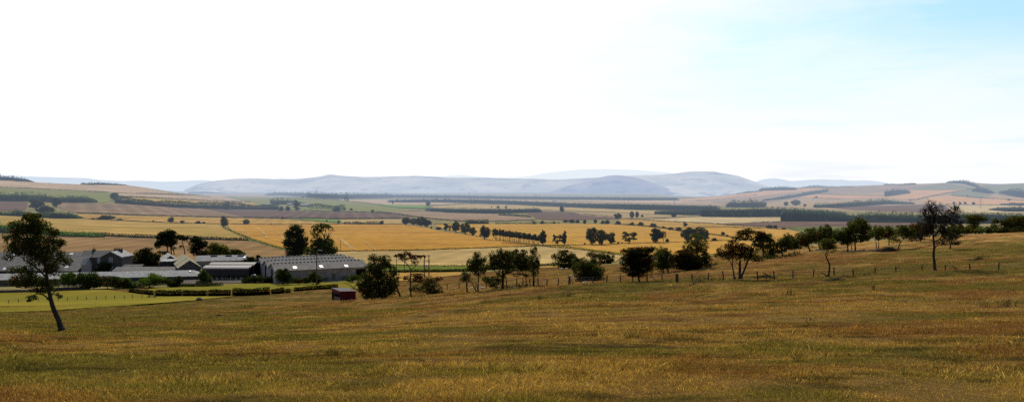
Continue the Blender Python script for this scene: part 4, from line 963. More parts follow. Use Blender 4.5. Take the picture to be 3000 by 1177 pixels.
px_tree('hawthorn', 'big dense dark hawthorn mound right of the red shelter',
        [(A([(580,885),(570,780),(555,650),(540,500)]), 5, 1.6), (A([(905,885),(855,810),(820,700),(790,600)]), 3.4, 1.2), (A([(660,880),(640,780),(650,640)]), 2.6, 1.0), (A([(500,930),(440,880),(400,800)]), 2.4, .8), (A([(300,780),(200,735),(110,680),(20,645)]), 1.0, .4), (A([(200,735),(150,690),(120,650)]), .7, .3)],
        zc(1000, 700, 5.055, [(480,290,80,70,.7),(640,300,95,70,.8),(560,390,150,80),(420,420,80,60,.8),(720,370,70,70,.7),(460,520,150,80),(640,520,160,90),(780,480,70,80,.6),(350,600,110,70,.9),(540,650,190,110),(720,650,120,100),(400,740,140,90),(600,770,180,95),(300,680,70,60,.6),(370,820,90,60),(520,840,130,50),(760,760,70,60,.7),(830,560,50,60,.35),(250,650,40,40,.5)]),
        HAW, group=G, leaf=2.6, seed=8, swell=1.08, twigs=1.4, clump=.22)
px_tree('hawthorn', 'thin stemmed hawthorn with a flat rusty umbrella crown',
        [(A([(1033,868),(1025,780),(1025,600),(1030,450)]), 2.4, 1.5), (A([(1030,450),(985,380),(940,330),(930,260)]), 1.3, .7), (A([(1030,455),(1090,410),(1140,350),(1180,300)]), 1.2, .6), (A([(985,380),(920,320),(850,290)]), .8, .4), (A([(1030,560),(1100,520)]), .8, .4)],
        zc(1000, 700, 5.055, [(940,225,75,40,.9,.7),(870,245,70,22,.7,.7),(930,285,50,35,.7,.7),(1090,270,80,28,.9,.7),(1180,265,55,24,.8,.7),(1060,340,60,40,.25,.7),(1090,560,90,45,.6,.8),(960,590,60,35,.5,.8),(1180,560,70,40,.5,.8),(1100,620,90,30,.4,.5)]),
        HAW, group=G, leaf=2.4, seed=3)
px_tree('hawthorn', 'low spreading twiggy hawthorn right of the umbrella crowned one',
        [(A([(1310,830),(1260,790),(1180,750),(1080,720)]), 2.2, .8), (A([(1310,830),(1340,740),(1380,650)]), 1.5, .6), (A([(1310,830),(1420,760),(1490,690)]), 1.3, .5)],
        zc(1000, 700, 5.055, [(1150,730,110,50,.6),(1260,660,90,60,.45),(1360,700,100,70,.5),(1330,610,90,45,.35,.5),(1450,760,70,60,.6),(1450,580,45,28,.6,.8),(1260,760,70,50,.7),(1400,800,90,30,.9)]),
        HAW, group=G, leaf=2.4, seed=6, sub=1)
B = lambda L: zp(1300, 700, 5.055, L)
def cB(L): return zc(1300, 700, 5.055, L)
px_tree('hawthorn', 'short forked hawthorn left of the twin stemmed one', [(B([(347,800),(342,700),(330,620),(300,560)]), 2.6, .9), (B([(342,690),(370,620),(390,570)]), 1.2, .6)], cB([(300,560,55,55,.45),(370,580,50,45,.4),(330,520,60,40,.5),(280,610,35,40,.3)]), HAW, group=G, leaf=2.2, sub=1, seed=1)
px_tree('hawthorn', 'twin stemmed hawthorn with a bent left trunk', [(B([(510,800),(505,700),(515,620),(510,520),(515,400)]), 2.6, 1.0), (B([(495,795),(450,710),(430,660),(380,600),(330,560)]), 2.0, .8), (B([(515,540),(570,520),(600,540)]), .8, .4)],
        cB([(500,280,70,70,.7),(440,360,80,60,.8),(560,370,90,70,.8),(500,430,110,60,.9),(400,440,70,45,.8),(520,500,70,40,.6),(600,300,40,60,.4),(470,240,30,40,.6)]), HAW, group=G, leaf=2.4, seed=2)
px_tree('hawthorn', 'broad dark hawthorn with the thickest trunk in the left group', [(B([(873,755),(872,660),(880,560),(870,450)]), 4.6, 2.0), (B([(870,560),(760,480),(700,400)]), 2, .8), (B([(880,540),(960,430)]), 2, .8)],
        cB([(860,330,140,90),(740,350,90,70,.8),(700,240,50,55,.7),(960,270,110,70,.9,.3),(820,190,50,55,.35,.2),(900,430,140,60),(880,230,80,50,.6,.4),(700,600,100,45,.7),(760,660,90,50,.7),(640,600,50,40,.5),(840,560,60,60,.6)]), HAW, group=G, leaf=2.5, seed=9)
px_tree('hawthorn', 'square topped hawthorn with a shaggy skirt right of the thick trunk', [(B([(1222,690),(1218,580),(1215,470)]), 1.8, 1.0), (B([(1218,560),(1150,470)]), 1.2, .6)],
        cB([(1090,290,110,70),(1180,300,110,75),(1090,380,120,60),(1200,390,100,60),(1080,210,55,45,.7),(1180,205,50,40,.7),(1120,530,90,25,.5),(1220,540,60,25,.5),(1160,450,110,40,.5)]), HAW, group=G, leaf=2.4, seed=12)
px_tree('hawthorn', 'tall spindly hawthorn at the right end of the left group', [(B([(1325,700),(1328,560),(1325,400),(1320,250),(1322,130)]), 2.2, .8), (B([(1340,700),(1345,560),(1380,430)]), 1.2, .5)],
        cB([(1325,150,45,60,.5),(1340,260,75,70,.4),(1330,360,70,60,.8),(1370,390,50,60,.6),(1340,500,50,70,.6),(1390,300,40,60,.25)]), HAW, group=G, leaf=2.2, sub=1, seed=14)
px_tree('hawthorn', 'rounded many stemmed hawthorn above the white stones', [(B([(1770,440),(1740,340),(1700,260)]), 1.8, .7), (B([(1785,440),(1800,330),(1830,240)]), 1.8, .7), (B([(1700,440),(1690,360)]), 1.2, .6), (B([(1840,430),(1880,340)]), 1.2, .6)],
        cB([(1740,260,110,75,.7),(1850,270,90,70,.7),(1700,350,70,60,.8),(1800,370,110,65),(1900,250,55,35,.4),(1650,270,45,45,.3),(1780,200,60,35,.6),(1880,380,60,50,.8)]), HAW, group=G, leaf=2.3, seed=15)
px_tree('hawthorn', 'small dark hawthorn tucked right of the many stemmed one', [(B([(1965,470),(1965,380)]), 1.8, .8)], cB([(1960,350,60,60),(1985,300,40,40,.7),(1960,420,50,40)]), HAW, group=G, leaf=2.4, seed=16)
D = lambda L: zp(1640, 650, 5.055, L)
def cD(L): return zc(1640, 650, 5.055, L)
px_tree('hawthorn', 'black mound shaped hawthorn with a grassy skirt', [(D([(390,860),(385,740),(380,620)]), 3, 1.2)], cD([(380,600,90,70),(330,690,120,80),(480,720,140,80),(430,800,160,60),(560,740,80,60,.7),(320,770,90,50),(500,850,170,35,.9),(400,860,130,30,.9)]), HAW, group=G, leaf=2.5, seed=17)
px_tree('hawthorn', 'small mushroom topped hawthorn behind the black mound', [(D([(520,640),(520,560),(505,480)]), 1.7, .8)], cD([(500,480,85,38,.9),(520,560,60,60,.8),(530,620,65,35),(570,500,40,30,.4)]), HAW, group=G, leaf=2.3, seed=18)
px_tree('hawthorn', 'gappy hawthorn standing alone before the beige stubble', [(D([(700,620),(690,540)]), 1.5, .8), (D([(750,615),(750,540)]), 1.3, .7)], cD([(640,530,55,70,.7),(700,560,60,60,.7),(750,520,50,60,.8),(750,590,50,35),(640,590,40,30,.8)]), HAW, group=G, leaf=2.3, seed=19)
px_tree('hawthorn', 'wide flat topped hawthorn black with a rusty right side', [(D([(1180,890),(1165,800),(1150,700)]), 3.4, 1.6), (D([(1160,760),(1060,640)]), 1.8, .8), (D([(1165,760),(1260,600)]), 1.8, .8)],
        cD([(1130,430,180,45),(1290,400,110,40),(1060,490,130,60),(1210,470,170,60),(1060,580,140,70),(1180,570,150,70,1,.15),(1290,540,110,50,.8,.9),(1040,680,120,60),(1160,680,140,70),(1130,760,120,40),(1240,600,90,50,.9,.5)]), (.013, .015, .008), group=G, leaf=2.5, seed=20)
px_tree('hawthorn', 'slight pale barked hawthorn beside the flat topped black one', [(D([(1293,880),(1292,780),(1300,680),(1330,600)]), 1.8, .8), (D([(1300,700),(1350,660)]), .9, .5)], cD([(1300,650,80,60,.5),(1370,640,60,60,.45),(1330,590,60,40,.45),(1250,700,60,50,.6),(1340,720,60,40,.3)]), HAWG, group=G, leaf=2.3, seed=21)
px_tree('hawthorn', 'two trunked hawthorn left of the dark red mass', [(D([(1610,750),(1590,660),(1560,560)]), 2.2, 1.0), (D([(1533,755),(1530,660)]), 1.6, .9)], cD([(1500,500,90,70,.9),(1580,460,80,60,.7,.2),(1480,600,100,70),(1580,600,100,70),(1530,680,110,45),(1620,540,60,60,.6)]), HAW, group=G, leaf=2.4, seed=22)
px_tree('hawthorn', 'pale green feathery tree poking above the hawthorn row', [(D([(1480,640),(1475,500),(1470,420)]), 1.2, .6)], cD([(1470,420,60,65,.8),(1450,510,50,60,.6),(1500,480,40,50,.5)]), (.05, .072, .025), group=None, Y=175, leaf=2.3, seed=23)
px_tree('hawthorn', 'wide dark red hawthorn mass in the middle of the row', [(D([(1885,720),(1880,640)]), 2, 1.2), (D([(1915,715),(1900,640)]), 1.6, .9), (D([(1985,705),(1960,620)]), 2, 1)], cD([(1760,540,110,60,1,.15),(1850,500,130,70,1,.3),(1760,620,120,60),(1900,610,130,80),(1990,600,90,80),(1820,660,140,40),(1850,460,60,40,.7,.7)]), (.014, .015, .008), group=G, leaf=2.5, seed=24)
E = lambda L: zp(2000, 640, 5.055, L)
def cE(L): return zc(2000, 640, 5.055, L)
px_tree('hawthorn', 'lacy open hawthorn rising above the dark red mass', [(E([(215,745),(215,600),(210,500),(205,400)]), 2.2, 1.0), (E([(205,480),(130,420)]), 1.1, .5), (E([(208,460),(290,400)]), 1.1, .5)],
        cE([(200,330,110,80,.38),(110,400,90,70,.4),(290,400,80,70,.42),(200,440,120,60,.5),(120,480,80,50,.6),(270,480,70,40,.4)]), HAWG, group=G, leaf=2.2, sub=1, seed=25)
px_tree('hawthorn', 'dark hawthorn thicket at the right end of the middle row', [(E([(300,745),(270,660)]), 1.8, .9), (E([(160,755),(180,650)]), 1.8, .9), (E([(100,765),(90,660)]), 1.6, .8)], cE([(60,560,90,80),(170,590,110,70),(310,570,80,60),(250,650,100,50,.8),(60,660,80,50),(380,640,50,70,.35),(330,690,60,40,.5)]), HAW, group=G, leaf=2.4, seed=26)
px_tree('hawthorn', 'crooked three trunked hawthorn with rusty crowns on the fence line',
        [(E([(850,885),(845,800),(852,720),(848,650),(850,620)]), 4.4, 2.8), (E([(862,880),(890,800),(935,690),(970,610),(1010,530),(1050,440),(1068,350),(1045,310)]), 3.4, 1.3), (E([(770,890),(750,800),(735,680),(740,580)]), 2.7, 1.1), (E([(735,690),(690,620),(640,560)]), 1.3, .6), (E([(940,690),(920,640),(905,580)]), 1.3, .6), (E([(1060,350),(960,300),(900,330),(830,290)]), 1.2, .5), (E([(1065,340),(1110,250),(1170,230)]), 1.4, .6), (E([(850,690),(800,650),(780,630)]), 1.2, .5)],
        cE([(680,480,130,80,.7,.55),(600,540,100,50,.6,.4),(760,400,100,60,.6,.75),(720,560,120,55,.7,.3),(830,450,80,55,.5,.6),(930,480,100,70,.85,.15),(920,560,110,50,.8,.2),(900,420,60,40,.6,.2),(940,190,120,35,.7,.1),(860,240,100,30,.55,.1),(830,290,80,25,.6),(980,210,80,50,.4),(1120,230,90,60,.75,.15),(1170,280,90,60,.8,.1),(1050,290,70,30,.7),(1240,250,70,35,.5),(870,300,70,30,.6)]),
        (.022, .024, .010), group=G, leaf=2.2, seed=27, tip_r=.45)
px_tree('hawthorn', 'double stemmed hawthorn just behind the crooked one', [(E([(1195,600),(1195,480),(1190,380)]), 2.2, 1.1), (E([(1260,590),(1220,500),(1200,420)]), 1.8, .9), (E([(1290,580),(1290,460)]), 1.2, .6)],
        cE([(1180,330,110,70,.8),(1260,290,100,50,.8),(1290,380,80,70,.8),(1120,400,80,50,.5,.6),(1210,420,120,50,.7),(1320,450,60,60,.6),(1250,520,80,50,.5),(1330,540,60,40,.6)]), HAW, group=G, leaf=2.3, seed=28)
px_tree('hawthorn', 'scrubby hawthorn under the crooked one', [(E([(1085,640),(1080,560)]), 1.1, .6), (E([(1135,640),(1100,560)]), .9, .5)], cE([(1080,530,60,60,.4),(1100,590,70,40,.5),(1050,610,50,25,.6)]), HAWG, group=G, leaf=2.2, sub=1, seed=29)
px_tree('hawthorn', 'leaning hawthorn with a low fallen bough', [(E([(1490,560),(1465,480),(1450,400)]), 2, .9), (E([(1490,555),(1560,545),(1640,555)]), 1.4, .6), (E([(1380,580),(1350,500)]), 1.2, .7)], cE([(1440,340,80,60,.9),(1400,420,70,60,.8),(1480,400,80,60,.9),(1460,480,70,40,.8),(1540,260,40,40,.7),(1560,340,70,60,.9),(1360,500,50,60,.6)]), HAW, group=G, leaf=2.3, seed=30)
px_tree('hawthorn', 'spiky topped hawthorn on a thin single stem', [(E([(1658,530),(1655,450)]), 1.3, .9)], cE([(1610,370,80,70),(1620,290,30,40,.8),(1640,420,90,40),(1720,425,55,22),(1680,350,50,40,.7)]), HAW, group=G, leaf=2.3, seed=31)
px_tree('hawthorn', 'broad hawthorn with a leaning dark trunk', [(E([(1890,475),(1865,420),(1840,360)]), 2.4, 1.1)], cE([(1800,290,120,70),(1880,240,110,70,1,.1),(1780,350,90,45),(1900,340,100,60),(1860,400,60,30,.7)]), HAW, group=G, leaf=2.4, seed=32)
K2 = 4.044
H = lambda L: zp(2350, 580, K2, L)
def cH(L): return zc(2350, 580, K2, L)
px_tree('hawthorn', 'dense hawthorn with a pointed top above the pale stones', [(H([(215,600),(195,540),(200,480)]), 2.2, 1.1), (H([(250,600),(260,520)]), 1.4, .8)], cH([(180,430,80,60),(280,370,55,50,1,.2),(270,440,80,60),(170,490,60,40),(350,460,70,60),(300,500,70,40),(420,480,40,40,.8)]), HAW, group=G, leaf=2.3, seed=33)
px_tree('hawthorn', 'hawthorn with two pale lower stems left of the tall rounded one', [(H([(540,632),(540,550),(530,480)]), 2.3, 1.1), (H([(590,610),(575,540)]), 1.4, .8)], cH([(470,420,80,60,1,.1),(540,440,80,60),(440,470,60,45),(560,510,70,40),(480,500,60,40)]), HAW, group=G, leaf=2.3, seed=34)
px_tree('hawthorn', 'tallest rounded hawthorn of the right hand row', [(H([(628,626),(628,540),(640,440)]), 2.6, 1.3), (H([(725,515),(720,470)]), 2, 1.2)], cH([(650,320,90,60),(680,270,50,30,.8),(730,340,70,60),(640,400,90,60),(740,420,70,60),(660,470,80,40),(740,480,50,30)]), HAWG, group=G, leaf=2.4, seed=35)
px_tree('hawthorn', 'curly stemmed small hawthorn standing on the fence line',
        [(H([(308,928),(322,850),(325,780),(305,740),(285,710),(275,660),(300,620)]), 2.9, 1.2), (H([(325,730),(350,725),(370,700)]), 1.0, .4), (H([(285,700),(305,660),(320,600)]), 1.2, .6), (H([(290,920),(240,890),(222,880)]), 1.8, 1.0)],
        cH([(310,520,75,35,.9),(320,560,85,40,.9,.25),(280,590,50,25,.6),(350,600,40,30,.6),(370,570,40,30,.5,.3)]), HAWG, group=G, leaf=2.2, seed=36)
px_tree('hawthorn', 'twin stemmed hawthorn left of the brush pile', [(H([(880,600),(880,540),(870,480)]), 1.3, .8), (H([(905,600),(905,500)]), 1.3, .8)], cH([(890,400,60,60,.9),(880,450,60,40,.8),(940,380,60,50,.9,.1)]), HAWG, group=G, leaf=2.3, seed=37)
px_tree('hawthorn', 'flat topped hawthorn behind the brush pile', [(H([(1030,560),(1030,500),(1020,450)]), 1.5, .9)], cH([(980,400,70,55,1,.2),(1060,380,80,55,1,.25),(1030,440,90,40)]), HAWG, group=G, leaf=2.3, seed=38)
px_tree('hawthorn', 'hawthorn arching over the right end of the brush pile', [(H([(1130,610),(1155,540),(1185,500),(1230,480)]), 1.6, .7), (H([(1155,620),(1160,560)]), 1.0, .6)], cH([(1150,400,80,60,1,.1),(1230,400,80,60),(1110,490,60,40,.4,.2),(1290,450,50,30,.6)]), HAWG, group=G, leaf=2.3, seed=39)
px_tree('hawthorn', 'rust red hawthorn left of the tall leafless tree', [(H([(1400,560),(1400,480)]), 1.6, .9)], cH([(1340,340,60,60,1,.6),(1420,380,90,70,1,.35),(1340,420,70,45,1,.2),(1480,400,50,50,.8),(1300,440,60,30,.8)]), HAW, group=G, leaf=2.3, seed=40, Y=176)
px_tree('bare_tree', 'tall nearly leafless dark tree standing by the fence at right',
        [(H([(1575,868),(1565,780),(1555,680),(1560,600),(1555,520),(1548,440),(1550,340),(1558,250),(1540,160),(1510,100),(1495,45)]), 4.4, .8), (H([(1550,460),(1600,420),(1640,360),(1700,300),(1760,260),(1800,190),(1850,120)]), 2.6, .6), (H([(1560,520),(1610,500),(1660,440),(1690,380),(1690,320)]), 2.0, .6), (H([(1550,340),(1500,290),(1450,230),(1410,150)]), 1.8, .4), (H([(1558,250),(1590,180),(1600,100)]), 1.4, .4), (H([(1540,160),(1470,120)]), 1.0, .3), (H([(1580,580),(1620,560),(1680,545),(1740,540)]), 1.2, .4), (H([(1540,500),(1490,490),(1430,485)]), 1.0, .4), (H([(1700,300),(1790,310),(1880,300)]), 1.2, .4), (H([(1495,45),(1555,30)]), .7, .3)],
        cH([(1500,130,80,80,.10),(1580,120,70,70,.10),(1440,200,60,70,.08),(1560,220,100,60,.22),(1680,200,80,60,.10),(1790,180,90,70,.10),(1830,140,50,40,.08),(1500,290,90,60,.5),(1620,290,110,70,.5),(1740,280,90,60,.4),(1850,290,60,30,.25),(1480,380,80,70,.7,.2),(1600,390,80,60,.5),(1700,390,60,60,.35),(1440,470,70,25,.25),(1330,500,60,20,.2),(1650,520,80,40,.3),(1770,480,90,40,.35),(1850,540,60,25,.35)]),
        (.016, .015, .010), cat='tree', leaf=1.9, dens=.42, sub=6, seed=41, tip_r=.62, twigs=1.9, swell=1.14)
px_tree('hawthorn', 'hawthorn with a dark slanting trunk right of the leafless tree', [(H([(1750,605),(1765,520),(1790,430)]), 2.2, 1.0)], cH([(1770,380,90,60,.9),(1840,370,60,50,.8),(1720,420,70,40,.6),(1780,450,90,30,.6),(1890,440,50,20,.3,.3)]), HAWG, group=G, leaf=2.3, seed=42)
K3 = 3.37
J = lambda L: zp(2600, 560, K3, L)
def cJ(L): return zc(2600, 560, K3, L)
px_tree('umbrella_tree', 'umbrella shaped tree behind the crest of the pasture', [(J([(870,425),(860,330),(865,270)]), 2.0, .9)], cJ([(870,252,95,22),(830,280,60,32),(910,275,50,24,.8),(860,330,55,45,.9),(800,290,40,25,.7),(850,380,60,30,.9)]), HAWG, Y=212, leaf=2.3, seed=43)
px_tree('tree', 'slender dark tree behind the crest near the right edge', [(J([(1062,425),(1062,340)]), 1.5, .8)], cJ([(1065,310,30,35,.8),(1060,360,45,35,.8)]), HAWG, Y=212, leaf=2.3, seed=44)
px_tree('tree', 'full dark tree behind the crest at the right edge', [(J([(1300,420),(1300,330)]), 2.4, 1.2)], cJ([(1290,290,70,50),(1230,310,50,45),(1330,330,80,60),(1250,360,80,40),(1330,270,50,25,.8)]), HAWG, Y=212, leaf=2.4, seed=45)
px_tree('tree', 'olive green tree left of the full dark one behind the crest', [(J([(1180,425),(1170,330)]), 1.6, .9)], cJ([(1165,300,40,40,.9,.1),(1190,350,60,40)]), (.045, .045, .014), Y=210, leaf=2.3, seed=46)
for k, (lab, L_, ti) in enumerate([
  ('yellowish bush on the crest right of the leafless tree', [(780,385,70,28),(830,395,60,22),(740,395,40,18)], (.075, .065, .016)),
  ('pale bright green bush on the crest under the umbrella tree', [(930,385,45,28),(900,395,50,20)], (.09, .13, .04)),
  ('dark bush on the crest right of the pale green one', [(985,380,30,25),(1015,392,50,18)], (.04, .045, .014)),
  ('bright green low bush on the crest near the right edge', [(1045,390,40,14),(1080,396,30,10)], (.10, .16, .03)),
  ('long dark bush on the crest at the right edge', [(1140,385,60,25),(1220,388,90,28),(1320,385,60,28)], (.026, .030, .011)),
  ('small dark bush on the crest nearest the leafless tree', [(680,385,40,30),(650,370,30,25)], (.03, .038, .016))]):
    c0 = L_[0]; px_tree('bush', lab, [(J([(c0[0], 425), (c0[0], c0[1])]), 1.0, .6)], cJ(L_), ti, cat='bush', group='bushes along the crest of the pasture', Y=206, leaf=2.3, seed=50+k)

# ---------------------------------------------------------------- trees and bushes round the farm
P3 = lambda L: zp(350, 700, 5.055, L)
def c3(L): return zc(350, 700, 5.055, L)
L2z = lambda L: zp(400, 520, 5.055, L)
def cL2(L): return zc(400, 520, 5.055, L)
px_tree('pine_tree', 'tall three stemmed pine behind the lichened barn', [(P3([(715,270),(712,150),(700,40)]), 2.4, 1.2), (P3([(765,250),(760,120),(740,30)]), 2.0, 1.0), (P3([(812,225),(800,160),(770,110)]), 1.5, .8), (P3([(690,300),(670,230)]), 1.4, .7)],
        cL2([(470,820,90,45),(400,860,70,50),(520,860,80,55),(450,900,110,60),(370,950,80,45),(540,950,60,45),(450,970,120,45),(330,980,50,40)])+c3([(590,90,50,40,.7),(800,130,35,25,.7),(650,190,70,30,.6),(700,220,40,25,.5)]), (.013, .019, .010), cat='tree', Y=318, leaf=2.4, seed=60)
px_tree('pine_tree', 'slim pine with a flat parasol crown and curved bare stem', [(P3([(970,210),(965,150),(945,90),(930,20),(925,-20)]), 1.5, .9), (P3([(945,110),(915,105)]), .7, .4)], cL2([(680,880,75,25),(620,895,35,20),(740,915,30,28,.8),(680,905,70,18,.8)])+c3([(915,108,28,16,.7)]), (.012, .017, .010), cat='tree', Y=318, leaf=2.3, seed=61)
px_tree('pine_tree', 'leaning dark pine between parasol pine and yellow green tree', [(P3([(1190,250),(1180,120),(1150,20)]), 2.4, 1.0), (P3([(1180,150),(1100,150),(1020,200)]), .9, .4)], cL2([(870,900,50,25),(900,940,90,45),(960,980,70,50)])+c3([(1120,70,80,50),(1200,100,90,60),(1220,180,80,60),(1100,120,70,40,.6),(1060,170,50,30,.5),(1150,190,70,45)]), (.014, .020, .010), cat='tree', Y=315, leaf=2.4, seed=62)
px_tree('tree', 'rounded yellow green tree behind the long barn', [(P3([(1440,250),(1440,180)]), 2.2, 1.2)], c3([(1420,120,90,50),(1380,170,80,60),(1500,150,90,60),(1440,200,130,45),(1540,190,70,50)]), (.070, .080, .014), Y=315, leaf=2.6, seed=63)
px_tree('tree', 'low green tree right of the yellow green one', [(P3([(1720,270),(1720,220)]), 1.8, 1.0)], c3([(1700,200,90,40),(1760,240,90,50),(1650,230,70,40),(1820,280,60,40)]), (.036, .052, .016), Y=315, leaf=2.5, seed=64)
px_tree('tree', 'dense dark round tree left of the tall pine', [(P3([(410,410),(410,320)]), 3.0, 1.6)], c3([(430,180,90,45),(340,210,90,50),(500,230,80,60),(400,280,150,80),(320,330,90,80),(480,340,110,70),(400,380,150,40)]), (.012, .019, .008), Y=300, leaf=2.6, seed=65)
px_tree('bush', 'bluish green bushes between farmhouse and dark round tree', [(P3([(130,400),(130,350)]), 1.0, .6)], c3([(90,360,80,40),(180,340,80,45),(230,360,60,50),(40,350,40,40)]), (.03, .045, .03), cat='bush', Y=300, leaf=2.4, seed=66)
px_tree('tree', 'dark shrubby trees between the two barn groups', [(P3([(1960,480),(1960,380)]), 2.0, 1.2)], c3([(1900,330,80,50),(1980,330,80,60),(2050,320,60,60),(1950,410,100,60),(1920,460,60,40)]), (.016, .025, .010), Y=290, leaf=2.5, seed=67)
M3 = lambda L: zp(750, 540, 5.055, L)
def c4(L): return zc(750, 540, 5.055, L)
px_tree('oak_tree', 'big dark oak behind the triple gabled barn', [(M3([(600,1060),(605,900),(600,780),(590,660)]), 4, 1.6), (M3([(600,900),(500,800)]), 2, .8), (M3([(605,880),(700,790)]), 2, .8)],
        c4([(570,630,60,40),(630,660,70,50),(540,690,80,50),(640,730,80,60),(490,760,70,50),(570,780,100,60),(690,790,70,50,.9),(470,840,65,45),(570,860,120,60),(700,860,65,50),(520,910,90,45),(640,930,100,60),(580,990,110,60),(700,970,70,50,.8),(560,1040,90,40),(440,880,30,25,.6)]), (.022, .030, .011), cat='tree', Y=335, leaf=2.6, seed=70, clump=.28)
px_tree('willow_tree', 'big tree with a thin see-through top and dense dark skirt', [(M3([(1010,1060),(1015,920),(1030,820),(1000,760),(970,690)]), 3.4, .9), (M3([(1030,820),(1070,760),(1080,680)]), 1.4, .6), (M3([(1060,790),(1120,700),(1140,660)]), 1.0, .4), (M3([(955,830),(940,770),(890,730)]), 1.2, .5), (M3([(1015,830),(960,810),(955,760)]), 1.0, .5)],
        c4([(900,640,60,35,.7),(980,610,90,30,.8),(1060,630,50,30,.6),(870,700,50,45,.55),(960,690,60,40,.4),(920,760,50,30,.5),(1060,770,40,45,.4),(1130,670,35,30,.12),(850,790,30,50,.15)])+c4([(900,850,80,50,.7),(1000,860,110,50),(1090,870,80,55),(960,930,120,60),(1080,940,110,60),(1000,1000,140,60),(1120,1000,80,50),(870,920,60,60,.7),(900,1010,80,50,.8)]), (.040, .058, .014), cat='tree', Y=335, leaf=2.5, seed=71)
px_tree('bush', 'light green bush between the two big trees behind the barn', [(M3([(800,1060),(800,1000)]), 1.2, .7)], c4([(780,1000,60,35),(830,1010,50,30),(760,960,40,40,.7)]), (.07, .10, .025), cat='bush', Y=330, leaf=2.4, seed=72)
GB = 'bushes in front of the farm buildings'
for k, (lab, b_, L_, ti) in enumerate([
  ('light green bush in front of the left long roof', (200,833), [(200,818,20,13),(195,808,14,9),(210,825,18,10)], (.055,.085,.018)),
  ('large dark bush with a bright top below the farmhouse', (263,838), [(263,822,28,15),(258,806,22,11),(270,830,28,9),(245,812,12,12)], (.030,.045,.012)),
  ('low dark ivy bank right of the large bush', (315,836), [(310,822,28,9),(345,824,24,9),(330,832,28,6)], (.020,.028,.010)),
  ('bright green garden bush before the long low roof', (355,842), [(350,829,22,9),(370,825,14,8),(345,836,14,6)], (.055,.085,.020)),
  ('bright spiky light green bush in front of the long roof', (440,835), [(435,817,20,12),(462,818,18,11),(445,827,28,9),(478,822,10,9)], (.075,.115,.022)),
  ('clipped square dark bush near the end of the long roof', (514,838), [(514,825,17,11),(524,819,10,8),(508,832,14,6)], (.024,.034,.010)),
  ('upright shrub at the corner of the long low building', (596,834), [(595,802,10,9),(600,814,14,12),(592,825,12,9),(605,824,10,10)], (.036,.056,.014)),
  ('dark spreading bush before the white car', (745,829), [(735,820,20,8),(765,818,24,10),(785,820,14,9),(720,825,10,5)], (.022,.030,.010)),
  ('twin topped shrub against the gable of the triple barn', (831,827), [(819,802,9,11),(838,803,9,12),(826,815,16,11),(840,815,12,11)], (.026,.042,.012)),
  ('low mounded bush by the barn wall left of the lamp pole', (876,827), [(870,820,14,7),(890,820,14,7)], (.034,.048,.012)),
  ('taller shrub behind the lamp pole', (917,827), [(917,803,9,9),(922,814,13,10),(905,820,14,7),(932,819,8,9)], (.038,.056,.013)),
  ('rounded bush at the right end of the triple barn', (1033,824), [(1033,815,17,8),(1045,814,10,6),(1022,820,9,4)], (.034,.052,.018)),
  ('scrub in the gap of the garden wall', (400,851), [(390,838,14,8),(375,842,10,6),(410,842,14,6)], (.036,.05,.014)),
  ('low nettle bank along the long building', (560,840), [(540,836,26,4),(585,835,24,4),(625,833,20,4)], (.030,.040,.012))]):
    YB = 231.0 if b_[0] < 560 or 820 < b_[0] < 1060 else None
    px_tree('bush', lab, [([b_, (L_[0][0], L_[0][1])], 1.2, .6)], L_, ti, cat='bush', group=GB, ymin=190, Y=YB, leaf=2.3, swell=1.38, dens=1.2, seed=80+k)
px_tree('ivy_bush', 'dark ivy bush climbing the front of the farmhouse', [([(303,796), (303,785)], 1.0, .6)], [(303,783,16,12),(310,776,11,8),(296,790,14,7)], (.020, .032, .010), cat='bush', Y=273.5, leaf=2.3, seed=99)
# clipped hedge pieces between meadow and pasture
GH = 'clipped hedge pieces below the farm meadow'
for k, (lab, pth, h_) in enumerate([
  ('slanting hedge piece left of the field gate', [(378,855),(410,861),(448,864)], 11),
  ('longest left hedge piece beside the small gate', [(456,868),(500,868.5),(532,868)], 16),
  ('hedge piece with a ragged top left of the gap', [(536,868),(570,868),(604,868)], 17),
  ('hedge piece gnawed bare at the foot', [(611,868),(645,868),(676,867)], 17),
  ('long dark hedge piece in the middle of the line', [(681,866.5),(735,865),(790,862)], 18),
  ('short rounded hedge piece right of the long one', [(795,860.5),(815,860),(832,858)], 14),
  ('thin hedge piece behind the red shelter', [(862,853),(920,848),(990,845)], 11),
  ('little bush like hedge piece between two gaps', [(836,858),(850,856)], 9)]):
    hedge(lab, pth, h_*1.0, (.007, .010, .004), ymin=120, leaf=2.0, lumps=.22, dens=2.0, seed=60+k, group=GH, thick=.9, core=True)
hedge('black hedge bank between ochre strip and green strip', [(1140,800),(1250,797),(1350,796),(1450,790),(1625,778)], 7.5, (.014, .020, .008), ymin=190, leaf=2.0, lumps=.18, dens=1.3, seed=70, core=True)
hedge('green verge hedge along the foot of the beige stubble', [(1140,778),(1250,781),(1400,783),(1500,780)], 4.5, (.07, .10, .025), ymin=280, leaf=2.0, lumps=.3, seed=71)

hedge('low scrub joining the feet of the dark red hawthorn mass and thicket', [(1990,792),(2030,789),(2075,784),(2100,780)], 11, (.022,.026,.010), ymin=60, leaf=2.2, lumps=.3, dens=1.2, seed=73, name='scrub')
hedge('low scrub joining the hawthorns behind the crooked one', [(2205,768),(2250,761),(2300,756),(2345,748)], 11, (.022,.026,.010), ymin=60, leaf=2.2, lumps=.3, dens=1.0, seed=74, name='scrub')
hedge('low scrub under the left hawthorn group', [(1440,848),(1480,846),(1545,842)], 8, (.020,.024,.009), ymin=60, leaf=2.0, lumps=.3, dens=.9, seed=75, name='scrub')
